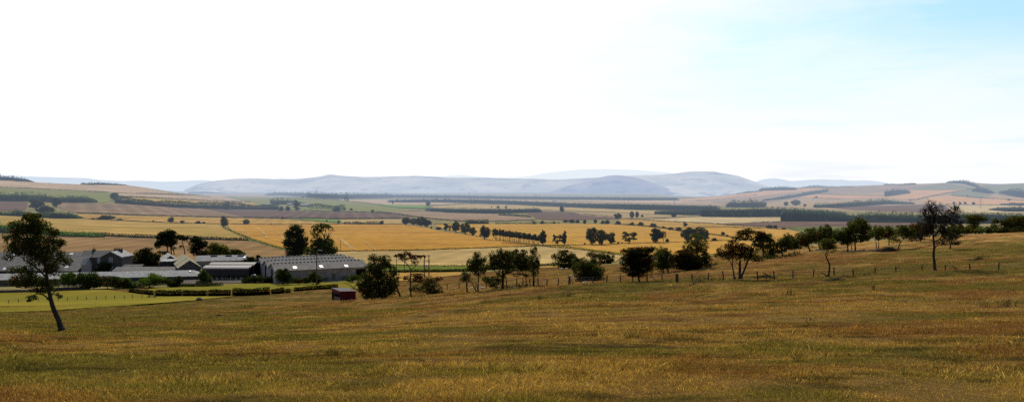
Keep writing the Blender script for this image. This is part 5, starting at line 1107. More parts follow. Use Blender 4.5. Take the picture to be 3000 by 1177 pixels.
# ================================================================ the farm
ROOFG = solid('fibre_cement_roof', (.125, .115, .105), .35, .9, .9, .15); ROOFL = solid('lichened_roof', (.21, .19, .115), .30, .8, .9, .15); ROOFP = solid('pale_roof', (.24, .235, .225), .35, 1.1, .85, .2)
ROOFD = solid('dark_slate', (.065, .066, .060), .3, 2, .8, .25); STONE = solid('field_stone', (.075, .066, .062), .45, 2.6, .95, .1); STONEP = solid('pale_stone', (.20, .185, .165), .4, 3, .95, .1)
TIMB = solid('dark_boarding', (.035, .032, .034), .4, 1.5, .9, .15); SHEET = solid('weathered_sheeting', (.18, .172, .19), .3, .7, .8, .2); BLACK = solid('shade_black', (.008, .008, .009), .2, 1, 1, 0)  # BLACK paints the shade inside openings, and serves plain black parts
BARREL = solid('rusty_barrel_sheet', (.045, .030, .034), .4, .8, .62, .3); WHITE = solid('white_paint', (.80, .80, .78), .06, 2, .5, .3); GLASSL = solid('translucent_sheet', (.62, .64, .66), .05, 2, .4, .4)
BALE = solid('straw_bale', (.62, .50, .30), .35, 4, .95, .05); RED = solid('red_boards', (.11, .010, .013), .35, 5, .7, .2); REDD = solid('red_side_boards', (.075, .006, .009), .35, 5, .8, .1); ZINC = solid('shelter_roof', (.075, .06, .06), .25, 2, .95, .4)
WOODP = solid('weathered_post', (.055, .045, .038), .4, 8, .95, .1); WINDOW = solid('window_pane', (.05, .055, .065), .2, 2, .15, .6); WIREM = solid('fence_wire', (.10, .10, .10), .1, 2, .6, .4); STEEL = solid('galvanised_steel', (.25, .26, .27), .1, 2, .5, .4)
WOOL = solid('sheep_wool', (.55, .51, .44), .12, 6, .95, .05); POTC = solid('clay_pot', (.28, .17, .11), .2, 4, .9, .1); RUSTM = solid('brown_panel', (.10, .085, .085), .4, 2, .9, .1)

def gable(root, L, W, He, Hr, wall, roof, over=.35, th=.14, hip=0.0, y0=0.0, names=('wall', 'roof'), x0=0.0):
    m = MB()
    if hip: 
        m.add([(x0,y0,0),(x0+L,y0,0),(x0+L,y0+W,0),(x0,y0+W,0),(x0,y0,He),(x0+L,y0,He),(x0+L,y0+W,He),(x0,y0+W,He)], [(0,3,2,1),(4,5,6,7),(0,1,5,4),(1,2,6,5),(2,3,7,6),(3,0,4,7)])
        m.build(names[0], wall, root)
        r = MB(); o = over; z = He+.03
        r.add([(x0-o,y0-o,z-.05),(x0+L+o,y0-o,z-.05),(x0+L+o,y0+W+o,z-.05),(x0-o,y0+W+o,z-.05),(x0,y0+W/2,Hr+.1),(x0+L-hip,y0+W/2,Hr+.1)], [(3,2,1,0),(0,1,5,4),(1,2,5),(2,3,4,5),(3,0,4)])
        return r.build(names[1], roof, root)
    m.prism([(y0,0),(y0+W,0),(y0+W,He),(y0+W/2,Hr),(y0,He)], x0, x0+L); m.build(names[0], wall, root)
    k = (Hr-He)/(W/2); r = MB(); c = .03
    r.prism([(y0-over, He-over*k+c), (y0+W/2, Hr+c), (y0+W/2, Hr+c+th), (y0-over, He-over*k+c+th)], x0-over, x0+L+over)
    r.prism([(y0+W/2+.004, Hr+c), (y0+W+over, He-over*k+c), (y0+W+over, He-over*k+c+th), (y0+W/2+.004, Hr+c+th)], x0-over, x0+L+over)
    return r.build(names[1], roof, root)
def slope_box(root, name, mat, x, y, w_, d, He, k, y0=0.0, lift=.2, th=.05):
    z = lambda yy: He+(yy-y0)*k
    a = [(x-w_/2, y-d/2, z(y-d/2)+lift), (x+w_/2, y-d/2, z(y-d/2)+lift), (x+w_/2, y+d/2, z(y+d/2)+lift), (x-w_/2, y+d/2, z(y+d/2)+lift)]
    return MB().hexa(a, [(p[0], p[1], p[2]+th) for p in a]).build(name, mat, root)
def zat(v, Y): return EYE-(v-V0)/F*Y
def xat(u, Y): return (u-U0)/F*Y
GBLD = 'buildings of the farmstead'
# left cattle shed
Y0 = 268.0; L = 38; gx0 = xat(224, Y0)-L; g0 = float(gz(xat(150, Y0), Y0))-.4
r = tag(empty('cattle_shed', (gx0, Y0, g0)), 'wide grey roofed cattle shed with scattered white rooflights behind the leaning tree', 'barn')
He = zat(793, Y0)-g0; Hr = zat(738.5, Y0+11)-g0; k = (Hr-He)/11
gable(r, L, 22, He, Hr, TIMB, ROOFG)
MB().box(.6, L-.8, -.05, .25, .5, He-.75).build('front_shade_panel', BLACK, r)  # black panel on the solid wall paints the shade of an open front
for x in (6, 14, 22, 30): MB().box(x-.12, x+.12, -.16, -.06, 0, He-.3).build('post', WOODP, r)
for u, v in ((39,748),(23,760),(101,747),(92,759),(156,746),(209,745),(14,788),(80,786),(195,783)):
    y = (zat(v, Y0)-g0-He)/(k+(v-V0)/F)
    slope_box(r, 'rooflight', GLASSL, xat(u, Y0+y)-gx0, y, 1.15, 1.0, He, k)
MB().hexa([(L+.37,-.35,He-.35*k-.1),(L+.5,-.35,He-.35*k-.1),(L+.5,11,Hr-.1),(L+.37,11,Hr-.1)], [(L+.37,-.35,He-.35*k+.28),(L+.5,-.35,He-.35*k+.28),(L+.5,11,Hr+.28),(L+.37,11,Hr+.28)]).build('barge_board', ROOFP, r)
# farmhouse
Yh = 275.0; gh = float(gz(xat(290, Yh), Yh))-.3; xw0 = xat(232, Yh); Lm = xat(326, Yh)-xw0
r = tag(empty('farmhouse', (xw0, Yh+1, gh)), 'two storey grey stone farmhouse with four chimney pots on its gabled wing', 'house')
He = zat(753, Yh+1)-gh; Hr = zat(734.5, Yh+4.2)-gh
gable(r, Lm, 6.6, He, Hr, STONE, ROOFD)
wx0 = xat(297, Yh)-xw0; wx1 = xat(355.5, Yh)-xw0; Wg = wx1-wx0; Heg = zat(753, Yh)-gh; Hrg = zat(738, Yh)-gh
m = MB(); P = [(wx0,0),(wx1,0),(wx1,Heg),((wx0+wx1)/2,Hrg),(wx0,Heg)]
m.add([(x,-1,z) for x, z in P]+[(x,7.2,z) for x, z in P], [(0,1,2,3,4),(9,8,7,6,5)]+[(i,5+i,5+(i+1)%5,(i+1)%5) for i in range(5)]); m.build('wing_wall', STONE, r)
xm = (wx0+wx1)/2; kk = (Hrg-Heg)/(xm-wx0); m = MB()
for s_, xe, nm in ((-1, wx0-.3, 'wing_roof'), (1, wx1+.3, 'wing_roof')):
    ze = Heg-.3*kk+.04
    a = [(xe,-1.3,ze),(xm+s_*.003,-1.3,Hrg+.04),(xm+s_*.003,7.5,Hrg+.04),(xe,7.5,ze)]
    o = MB().hexa(a if s_ < 0 else a[::-1], [(p[0],p[1],p[2]+.16) for p in (a if s_ < 0 else a[::-1])]).build(nm, ROOFP if s_ > 0 else ROOFD, r)  # right slope gets the paler roof: its sunlit look is put into the colour
def window(root, x, z, w_, h, y, face=-1):
    o = MB().box(x-w_/2, x+w_/2, y-.06, y+.05, z-h/2, z+h/2).build('window', WHITE, root)
    for i in range(2):
        for j in range(2):
            MB().box(x-w_/2+.09+i*(w_/2-.03), x-.05+i*(w_/2-.03), y-.085, y-.062, z-h/2+.09+j*(h/2-.03), z-.05+j*(h/2-.03)).build('pane', WINDOW, o)
    MB().box(x-w_/2-.1, x+w_/2+.1, y-.16, y-.065, z-h/2-.16, z-h/2-.02).build('sill', STONEP, o)
window(r, xat(253.5, Yh)-xw0, zat(761.5, Yh)-gh, 1.15, 1.6, -.02); window(r, xat(285, Yh)-xw0, zat(763, Yh)-gh, 1.0, 1.6, -.02); window(r, xat(324.5, Yh)-xw0, zat(761, Yh)-gh, 1.25, 1.6, -1.02)
window(r, xat(326, Yh)-xw0, zat(786, Yh)-gh, 1.1, 1.5, -1.02); window(r, xat(256, Yh)-xw0, zat(785, Yh)-gh, 1.1, 1.5, -.02)
c = MB().box(xm-1.5, xm+1.3, 3.6, 4.5, Hrg-.6, zat(730, Yh+3)-gh).build('chimney', STONE, r)
for q in range(4): MB().tube([(xm-1.2+q*.75, 4.05, zat(730, Yh+3)-gh), (xm-1.2+q*.75, 4.05, zat(724.5, Yh+3)-gh)], [.15, .12], 8).build('chimney_pot', POTC, c)
xc = xat(274, Yh+4)-xw0; c = MB().box(xc-.5, xc+.5, 2.9, 3.7, Hr-.8, zat(730, Yh+4)-gh).build('chimney', STONE, r); MB().tube([(xc, 3.3, zat(730, Yh+4)-gh), (xc, 3.3, zat(723, Yh+4)-gh)], [.2, .14], 8).build('chimney_pot', POTC, c)
MB().hexa([(-.55,-.4,He-.55),(-.37,-.4,He-.55),(-.37,3.3,Hr-.1),(-.55,3.3,Hr-.1)], [(-.55,-.4,He-.1),(-.37,-.4,He-.1),(-.37,3.3,Hr+.32),(-.55,3.3,Hr+.32)]).build('barge_board', ROOFP, r)
# white gabled porch at the left end of the house
r = tag(empty('stone_outbuilding', (xat(238, 266), 266, float(gz(xat(238, 266), 266))-.3)), 'narrow pale gabled outbuilding squeezed between cattle shed and farmhouse', 'outbuilding')
gable(r, 1.4, 4.0, zat(776, 266)-r.location.z, zat(757, 268)-r.location.z, STONEP, ROOFP, .15)
# low outbuildings row
Yb = 264.0; gb = float(gz(xat(420, Yb), Yb))-.3
r = tag(empty('low_outbuilding', (xat(331, Yb), Yb, gb), math.radians(3)), 'low dark grey outbuilding range in front of the farmhouse wing', 'outbuilding')
gable(r, 19.5, 6.5, zat(794.5, Yb)-gb, zat(783, Yb+3)-gb, STONE, ROOFG, .25)
gable(r, 6.2, 3.6, zat(784.5, Yb+7)-gb, zat(775, Yb+9)-gb, STONE, ROOFG, .2, y0=7.0, names=('rear_wall', 'rear_roof'))
# long low building right in front
rz = math.radians(11); Lb = 68.0; Yc = 253.0; xc = xat(586, Yc); org = (xc-Lb*math.cos(rz), Yc-Lb*math.sin(rz))
g0 = float(gz(xc-8, Yc))-.5
r = tag(empty('long_low_building', (org[0], org[1], g0), rz), 'very long low stone range with pale weathered roof at the front of the farm', 'outbuilding')
gable(r, Lb, 7.2, zat(807.5, Yc)-g0, zat(791.0, Yc+3.4)-g0, STONE, ROOFP, .3, hip=2.6)
He = zat(807.5, Yc)-g0; Hr = zat(791, Yc+3.4)-g0; k = (Hr-He)/3.6
slope_box(r, 'rooflight', GLASSL, Lb-3.4, 2.6, .55, .5, He, k, 0, .28); slope_box(r, 'rooflight', GLASSL, Lb-32, 2.2, .45, .45, He, k, 0, .28)
# lichened gabled barn
d = Vector((-12, 24, 0)).normalized(); rz = math.atan2(d.y, d.x); hw = 3.4; ap = Vector((-105.1, 262, 0)); pr = Vector((.894, .447, 0)); org = ap+pr*hw
g0 = float(gz(ap.x, ap.y))-.4
r = tag(empty('gabled_barn', (org.x, org.y, g0), rz), 'barn with yellow lichened roof and dark gable end facing the meadow', 'barn')
He = zat(785, 260.5)-g0; Hr = zat(763, 262)-g0
rf = gable(r, 26.8, 2*hw, He, Hr, STONE, ROOFL, .3)
MB().box(-.05, -.32, 1.4, 3.0, 0, 2.2).build('door', TIMB, r)
m = MB(); k = (Hr-He)/hw
for s_ in (0, 1):
    y1, y2 = (hw, -.3) if s_ == 0 else (hw, 2*hw+.3)
    m.hexa([(8.9, y1, Hr+.18), (9.15, y1, Hr+.18), (9.15, y2, He-.3*k+.18), (8.9, y2, He-.3*k+.18)], [(8.9, y1, Hr+.24), (9.15, y1, Hr+.24), (9.15, y2, He-.3*k+.24), (8.9, y2, He-.3*k+.24)])
m.build('roof_seam', TIMB, rf)
# second gable behind
r = tag(empty('small_gabled_barn', (xat(522, 285), 285, float(gz(xat(510, 285), 285))-.3), rz), 'smaller grey roofed barn half hidden behind the lichened one', 'barn')
gable(r, 14, 5.0, zat(764, 285)-r.location.z, zat(748, 286)-r.location.z, STONE, ROOFP, .3)
r = tag(empty('lean_to', (xat(468, 276), 276, float(gz(xat(480, 276), 276))-.3)), 'dark open lean-to with a thin pale roof edge left of the lichened barn', 'shed')
MB().box(0, 4.3, 0, 5, 0, zat(766, 276)-r.location.z-.3).build('wall', TIMB, r); z = zat(764, 276)-r.location.z
MB().hexa([(-.3,-.3,z-.25),(4.3,-.3,z-.25),(4.3,5,z+.05),(-.3,5,z+.05)], [(-.3,-.3,z-.05),(4.3,-.3,z-.05),(4.3,5,z+.25),(-.3,5,z+.25)]).build('roof', ROOFP, r)
# long shed behind
rz = math.radians(13); Ys = 297.0; g0 = float(gz(xat(640, Ys), Ys))-.5
r = tag(empty('long_shed', (xat(574, Ys), Ys, g0), rz), 'long shed with a pale mottled roof and three dark ridge openings', 'shed')
He = zat(765, Ys)-g0; Hr = zat(749.5, Ys+3.8)-g0; k = (Hr-He)/3.6
gable(r, 17.8, 7.2, He, Hr, SHEET, ROOFP, .25)
for x, w_ in ((5.9, 2.4), (11.1, 2.2), (15.6, 2.5)): slope_box(r, 'opening_shade', BLACK, x, 2.9, w_, .75, He, k, 0, .2)  # black slabs on the roof paint the dark of the ridge openings
slope_box(r, 'rooflight', GLASSL, 16.9, 1.9, .7, .6, He, k, 0, .22)
# dutch barn
Yd = 250.0; g0 = float(gz(xat(660, Yd), Yd))-.2; x0 = xat(594, Yd); L = xat(729, Yd)-x0; z0 = zat(829, Yd)-g0
r = tag(empty('dutch_barn', (x0, Yd, g0)), 'black sided dutch barn with two rusty barrel roofs and bales beneath', 'barn')
def barrel(name, ya, W_, zs, rise, mat, xa=0.0, xb=None):
    n = 14; pr_ = []
    for i in range(n+1):
        t_ = i/n; a = math.pi*(1-t_); pr_.append((ya+W_/2+W_/2*math.cos(a), zs+rise*math.sin(a)))
    inn = [(ya+W_/2+(y-ya-W_/2)*.985, zs+(z-zs)*.97-.03) for y, z in pr_]
    return MB().prism(pr_+inn[::-1], xa, xb).build(name, mat, r)
barrel('barrel_roof', -.1, 6.4, zat(791, Yd)-g0, zat(777, Yd+3)-zat(791, Yd), BARREL, -.2, L+.2)
barrel('barrel_roof', 6.6, 6.4, zat(786, Yd+7)-g0, zat(768.5, Yd+9)-zat(786, Yd+7), BARREL, -.9, L-.6)
zs, zb = zat(791.5, Yd)-g0, zat(808.5, Yd)-g0
MB().box(0, L, 0, .1, zb, zs+.25).build('side_sheeting', TIMB, r)
MB().box(0, L, 12.8, 12.95, 0, zs+.6).build('back_wall', BLACK, r); MB().box(-.12, .0, .12, 12.7, 0, zs+.5).build('end_wall', TIMB, r); MB().box(L, L+.12, .12, 12.7, zb-1.2, zs+1.0).build('end_wall', BLACK, r)
for i in range(9):
    x = .1+i*(L-.3)/8; MB().box(x, x+.34, .02, .3, 0, zb).build('post', TIMB, r)
GBL = 'straw bales standing in the dutch barn'
for i, u in enumerate((606, 620, 634.5, 649.5, 664, 678.5, 694, 708)):
    x = xat(u, Yd+1); m = MB(); n = 14
    for j in range(2): m.prism([(.62*math.cos(2*math.pi*t_/n), .62*math.sin(2*math.pi*t_/n)) for t_ in range(n)], -.0, 1.0) if False else None
    h = zat(811.5, Yd+1)-g0-z0*0
    vs = []; R_ = .56
    m.tube([(0,0,0),(0,0,.04),(0,0,h-.05),(0,0,h)], [R_-.05, R_, R_, R_-.06], 16); 
    m.add([(R_*.9*math.cos(2*math.pi*t_/16), R_*.9*math.sin(2*math.pi*t_/16), h) for t_ in range(16)], [tuple(range(16))])
    o = m.build('straw_bale', BALE); o.location = (x, Yd+1.1, g0+.02)
    tag(o, 'upright pale straw bale between the posts under the dutch barn', 'bale', GBL)
# triple gabled barn
rz = math.radians(27); Yt = 235.0; xo = xat(807, Yt); g0 = float(gz(xo, Yt))-.3
r = tag(empty('triple_gabled_barn', (xo, Yt, g0), rz), 'big grey barn with three gables in a row and white rooflights', 'barn')
S_ = 10.6; L = 27.5; He = zat(794, Yt)-g0; Hr = zat(773, 240)-g0+.1; k = (Hr-He)/(S_/2)
for i in range(3):
    y0 = i*S_; over = .3 if i in (0, 2) else .0
    m = MB(); m.prism([(y0+.003*i,0),(y0+S_-.003,0),(y0+S_-.003,He),(y0+S_/2,Hr),(y0+.003*i,He)], .004*i, L-.004*i); m.build('wall', SHEET, r)
    q = MB(); c = .03; th = .12; oa = .3 if i == 0 else -.02; ob = .3 if i == 2 else -.02
    q.prism([(y0-oa, He-oa*k+c), (y0+S_/2, Hr+c), (y0+S_/2, Hr+c+th), (y0-oa, He-oa*k+c+th)], -.3, L+.3)
    q.prism([(y0+S_/2+.004, Hr+c), (y0+S_+ob, He-ob*k+c), (y0+S_+ob, He-ob*k+c+th), (y0+S_/2+.004, Hr+c+th)], -.3, L+.3)
    rf = q.build('roof', ROOFG, r)
    q = MB(); x = .3
    while x < L-.4:
        q.box(x, x+.55, y0+S_/2-.28, y0+S_/2+.28, Hr+.10, Hr+.36); x += 1.12
    q.build('ridge_vent', ROOFP, rf)
    m = MB(); m.box(-.10, -.01, y0+S_/2-1.0, y0+S_/2+.9, 0, He+.15); m.build('door', BLACK, r)
for u, v in ((864,785),(941,782),(1014.5,780)):
    # place on the front slope
    best = None
    for xx in np.arange(0, L, .05):
        for yy in np.arange(.3, S_/2, .1):
            wx = xo+xx*math.cos(rz)-yy*math.sin(rz); wy = Yt+xx*math.sin(rz)+yy*math.cos(rz); wz = g0+He+yy*k
            e = (U0+F*wx/wy-u)**2+(V0+(EYE-wz)/wy*F-v)**2
            if best is None or e < best[0]: best = (e, xx, yy)
    slope_box(r, 'rooflight', GLASSL, best[1], best[2], 1.0, 1.5, He, k)
for xa, xb, za, zb in ((13.2, 15.6, .4, 1.5), (16.6, 17.7, 1.0, 2.6), (19.6, 21.9, .3, 1.6)): MB().box(xa, xb, -.05, -.006, za, zb).build('patch_panel', RUSTM, r)
MB().box(L-3.4, L-.3, -.06, -.008, .8, He-.5).build('bay_shade_panel', BLACK, r)  # black panel on the wall paints the shade of an open bay
m = MB()
for i in range(int(L/1.1)): m.box(.5+i*1.1, .56+i*1.1, -.04, -.004, .05, He-.05)
m.build('cladding_rib', SHEET, r)
# red field shelter
C_ = at(997, 882, 120); s = C_.y/F; h0 = C_.z-.05
lf = Vector((-33.5*s, 2.35, 0)); rt = Vector((37.5*s, 2.4, 0))
r = tag(empty('field_shelter', (C_.x, C_.y, h0)), 'small red field shelter with an open dark front and a pale sloping roof', 'shelter')
hC, hL, hR = 29*s, 33.5*s, 24.5*s; hB = hL+hR-hC
def quadwall(p, q, za, zb, zc, zd, th, name, mat):
    n = (q-p).cross(Vector((0, 0, 1))).normalized()*th
    a = [p+Vector((0,0,za)), q+Vector((0,0,zb)), q+Vector((0,0,zd)), p+Vector((0,0,zc))]
    return MB().hexa([tuple(v_+n) for v_ in a], [tuple(v_) for v_ in a]).build(name, mat, r)
O = Vector((0, 0, 0)); bk = lf+rt
quadwall(O, rt, .0, .0, hC, hR, -.06, 'side_wall', REDD); quadwall(rt, bk, 0, 0, hR, hB, -.06, 'back_wall', RED); quadwall(bk, lf, 0, 0, hB, hL, -.06, 'side_wall', BLACK)
quadwall(lf, O, hL-.72, hC-.40, hL, hC, -.05, 'fascia', RED)
quadwall(lf+rt*.5, rt*.5, 0.6, .6, 1.6, 1.5, -.05, 'inner_shade', BLACK)  # black sheet added inside to paint the shelter's shaded interior
quadwall(lf+rt*.12, rt*.12, .15, .12, .62, .55, -.04, 'gap_light_panel', solid('pale_gap_light', (.45, .40, .34), .2, 4))  # added pale panel, painted as the light showing through the low gaps
for t_ in (.02, .22, .42, .62, .80, .97):
    p = lf*t_; MB().box(p.x-.06, p.x+.06, p.y-.06, p.y+.06, 0, hC+(hL-hC)*t_-.35).build('post', WOODP, r)
a = [O+Vector((0,0,hC)), rt+Vector((0,0,hR)), bk+Vector((0,0,hB)), lf+Vector((0,0,hL))]; ctr = sum(a, Vector())/4
a = [ctr+(v_-ctr)*1.06+Vector((0,0,.03)) for v_ in a]
MB().hexa([tuple(v_) for v_ in a], [tuple(v_+Vector((0,0,.07))) for v_ in a]).build('roof', ZINC, r)
# poles
def pole(label, u, v, top, name='telegraph_pole', r0=.13, ymin=150, arm=None, cross=None, group=None):
    p = at(u, v, ymin); s = p.y/F; H_ = (v-top)*s
    o = tag(empty(name, p), label, 'pole', group)
    MB().tube([(0,0,-.3),(0,0,H_*.5),(0,0,H_)], [r0, r0*.9, r0*.75], 8).build('post', WOODP, o)
    if arm:
        MB().tube([(0,0,H_-.1),(arm*s*.5,0,H_+.05),(arm*s,0,H_)], [.05, .05, .04], 6).build('arm', STEEL, o)
        MB().add([], []).box(arm*s-.25, arm*s+.3, -.12, .12, H_-.12, H_+.04).build('lamp_head', STEEL, o)
    if cross:
        MB().box(-cross, cross, -.2, -.1, H_-.5, H_-.38).build('crossarm', WOODP, o)
        for x in (-cross*.85, 0.0, cross*.85): MB().tube([(x, -.15, H_-.38), (x, -.15, H_-.2)], [.05, .03], 6).build('insulator', WHITE, o)
    return o
pole('tall dark lamp pole with a side arm before the triple gabled barn', 928, 837, 732.5, 'lamp_pole', .17, 150, 13)
pole('thin pole beside the white car', 743.5, 829, 777, 'thin_pole', .07, 150)
pole('thin pole at the foot of the orange stubble', 998, 733, 700, 'thin_pole', .12, 300)
pole('dark stovepipe thin pole near the dark round tree', 391, 786, 748, 'thin_pole', .09, 230)
pole('telegraph pole left of the umbrella crowned hawthorn', 1162, 806, 746.5, 'telegraph_pole', .11, 200, None, .6)
pole('telegraph pole behind the umbrella crowned hawthorn', 1185, 800, 753, 'telegraph_pole', .11, 200, None, .6)
pole('small post in the green verge of the beige stubble', 1354, 783, 770, 'thin_pole', .10, 270)
pa = at(1243, 813, 190); pb = at(1256.6, 812, 190); pb.y = pa.y; pb.x = xat(1256.6, pa.y); s = pa.y/F; H_ = 66.5*s
o = tag(empty('transformer_pole', pa), 'twin legged power pole carrying a grey transformer box', 'power pole')
for x in (0, pb.x-pa.x): MB().tube([(x,0,-.4),(x,0,H_*.5),(x,0,H_)], [.15, .13, .11], 8).build('post', WOODP, o)
dx = pb.x-pa.x
for z in (H_-.15, H_-1.45): MB().box(-.35, dx+.35, -.22, -.12, z-.06, z+.06).build('crossarm', WOODP, o)
MB().box(.35, dx-.35, -.5, .1, H_-3.4, H_-2.45).build('transformer', STEEL, o); MB().box(.3, dx-.3, -.55, .15, H_-2.43, H_-2.33).build('transformer_lid', WHITE, o)
# white car half hidden by the bush
p = at(744, 817, 200); o = tag(empty('parked_car', p, math.radians(12)), 'white parked car half hidden behind the dark spreading bush', 'car')
MB().hexa([(-1.5,-.8,.3),(1.5,-.8,.3),(1.5,.8,.3),(-1.5,.8,.3)], [(-1.55,-.78,.85),(1.5,-.78,.82),(1.5,.78,.82),(-1.55,.78,.85)]).build('body', WHITE, o)
MB().hexa([(-1.2,-.74,.86),(.9,-.74,.86),(.9,.74,.86),(-1.2,.74,.86)], [(-.8,-.6,1.42),(.35,-.6,1.42),(.35,.6,1.42),(-.8,.6,1.42)]).build('cabin', WHITE, o)
MB().hexa([(-1.0,-.765,.9),(.7,-.765,.9),(.7,-.755,.9),(-1.0,-.755,.9)], [(-.72,-.655,1.32),(.3,-.655,1.32),(.3,-.645,1.32),(-.72,-.645,1.32)]).build('side_window', WINDOW, o)
for x in (-.95, .95):
    for y in (-.78, .62): MB().tube([(x, y, .3), (x, y+.18, .3)], [.3, .3], 14).build('wheel', BLACK, o)
# garden wall at the left
def stone_wall(label, pts, hpx, ymin, seed):
    rg = random.Random(seed); m = MB(); P = []
    for a, b in zip(pts[:-1], pts[1:]):
        n = max(2, int((b[0]-a[0])/5)); P += [at(a[0]+(b[0]-a[0])*i/n, a[1]+(b[1]-a[1])*i/n, ymin) for i in range(n)]
    P.append(at(*pts[-1], ymin))
    for a, b in zip(P[:-1], P[1:]):
        d_ = (b-a).normalized(); n_ = Vector((-d_.y, d_.x, 0))*.28; h = hpx*a.y/F*(.9+.25*rg.random())
        lo = [a-n_, b-n_, b+n_, a+n_]; m.hexa([(v_.x, v_.y, v_.z-.3) for v_ in lo], [(v_.x+rg.uniform(-.05,.05), v_.y, v_.z+h+rg.uniform(-.06,.06)) for v_ in lo])
    return tag(m.build('stone_wall', STONE), label, 'wall')
stone_wall('dark drystone wall between the farm bushes and the left meadow', [(-60,860),(100,856),(180,850),(262,846.5)], 8.5, 120, 3)
for lab, pts in (('wall foot along the bushes before the long low range', [(268,836),(330,838),(395,838)]),): stone_wall(lab, pts, 6, 200, 5)
# ---------------------------------------------------------------- fences
PROTO_POST = [None]
def wire_fence(label, posts, hpx, name='wire_fence', ymin=50, rad=.06, wires=3, tilt=0.03, seed=1):
    rg = random.Random(seed); P = [at(u, v, ymin) for u, v in posts]; o = tag(empty(name, P[0]), label, 'fence'); hs = []
    for p in P:
        h = hpx*p.y/F*(.92+.16*rg.random()); hs.append(h)
        if PROTO_POST[0] is None:
            n = 7; m = MB(); m.tube([(0,0,-.3),(0,0,0),(.005,0,.55),(0,.005,1)], [1,1,.95,.9], n); m.add([(.9*math.cos(2*math.pi*t_/n), .9*math.sin(2*math.pi*t_/n), 1.0) for t_ in range(n)], [tuple(range(n))])
            c = m.build('post', WOODP, o); PROTO_POST[0] = c
        else:
            c = PROTO_POST[0].copy(); COL.objects.link(c); c.parent = o
        c.location = p-P[0]; c.scale = (rad, rad, h); c.rotation_euler = (rg.gauss(0, tilt), rg.gauss(0, tilt), rg.random()*3)
    for q in range(wires):
        m = MB(); f_ = .35+.6*q/max(1, wires-1) if wires > 1 else .8
        m.tube([tuple(p-P[0]+Vector((0, -rad, h*f_*.97))) for p, h in zip(P, hs)], [.009]*len(P), 4); m.build('wire', WIREM, o)
    return o
wire_fence('long post and wire fence running along the right half of the pasture', [(1484,839),(1515,838),(1533,837.5),(1553,837),(1577,836.5),(1602,836.5),(1635,835.5),(1702,831.5),(1737,831),(1777,829),(1817,827.5),(1854,826),(1896,824.5),(1939,822),(1983,824),(2028,822.5),(2074,820),(2120,816.5),(2220,816),(2268,814),(2323,813),(2382.5,810),(2444,806.5),(2501,808),(2563,803.5),(2625,799),(2701,796.5),(2768.6,795),(2841.6,792.5),(2926,791),(3010,789)], 21.5, rad=.075, seed=2, tilt=.06)
wire_fence('thin post fence across the bright left meadow', [(25,889),(54,887),(84,885),(112,884),(141,883),(170,882),(198,881),(226,880),(253,879.5),(282,879),(310,878),(336,877),(364,876.5),(388,875),(416,874.5)], 12, rad=.07, seed=3, ymin=100)
wire_fence('short row of posts behind the red shelter', [(1003,853),(1012,854),(1022,855),(1029,855)], 10, rad=.08, seed=4, ymin=120, wires=1)
wire_fence('row of old posts under the left hawthorns', [(1310,845),(1345,843),(1395,840),(1425,841)], 14, rad=.07, seed=5, ymin=60, wires=1)
p = at(437, 873, 100); o = tag(empty('field_gate', p), 'small wooden gate and stay at the end of the left meadow fence', 'gate'); s = p.y/F
for x in (0, 17*s): MB().box(x-.1, x+.1, -.1, .1, -.2, 9*s).build('gate_post', WOODP, o)
for z in (.25, .5, .72): MB().box(.11, 17*s-.11, -.04, .04, z, z+.08).build('rail', WOODP, o)
MB().tube([(-11*s, 0, 0), (-.1, 0, 7*s)], [.06, .06], 6).build('stay', WOODP, o)
p = at(1983, 827); s = p.y/F; o = tag(empty('gate_post', p), 'thick square dark gate post standing in the right fence', 'post'); MB().box(-.15, .15, -.15, .15, -.3, 24.5*s).build('shaft', WOODP, o); MB().box(-.17, .17, -.17, .17, 24.5*s+.002, 24.5*s+.05).build('cap', WOODP, o)
p = at(1668, 833); s = p.y/F; o = tag(empty('strainer_post', p), 'old strainer post with a leaning stay and a pale coil hung on top', 'post')
MB().tube([(0,0,-.2),(.02,0,.6),(0,0,24*s)], [.17, .15, .13], 8).build('shaft', WOODP, o); MB().tube([(12*s, -.1, 0), (5*s, 0, 18*s)], [.05, .05], 6).build('stay', WOODP, o)
m = MB(); n = 18; m.tube([(6.5*s+.26*math.cos(2*math.pi*i/n), .02*i/n, 22*s+.26*math.sin(2*math.pi*i/n)) for i in range(n+1)], [.07]*(n+1), 6); m.build('coil', BALE, o)
# ---------------------------------------------------------------- stones, logs, brush
def rock_mesh(seed, n=3):
    import bmesh
    bm = bmesh.new(); bmesh.ops.create_icosphere(bm, subdivisions=n, radius=1)
    rg = np.random.default_rng(seed); off = rg.uniform(0, 40, 3)
    for v_ in bm.verts:
        c = v_.co; k_ = .75+.5*float(fbm(np.array([c.x*1.1+off[0]]), np.array([c.y*1.1+c.z*.9+off[1]]), 3)[0]); v_.co = Vector((c.x*k_, c.y*k_*.8, max(c.z*k_*.75, -.3)))
    me = bpy.data.meshes.new('stone'); bm.to_mesh(me); bm.free(); return me
RM = [rock_mesh(k) for k in range(3)]
for me in RM: me.materials.append(STONEP)
def rock(label, u, v, wpx, hpx, group=None, mat=None, ymin=40, k=0):
    p = at(u, v, ymin); s = p.y/F; o = link(bpy.data.objects.new('stone', RM[k % 3] if mat is None else RM[k % 3].copy()))
    if mat is not None: o.data.materials[0] = mat
    o.location = p; o.scale = (wpx*s/2, wpx*s/2*.8, hpx*s/1.05); o.rotation_euler = (0, 0, u)
    return tag(o, label, 'stone', group)
DST = solid('dark_stone', (.018, .016, .015), .4, 3, .95, .1)
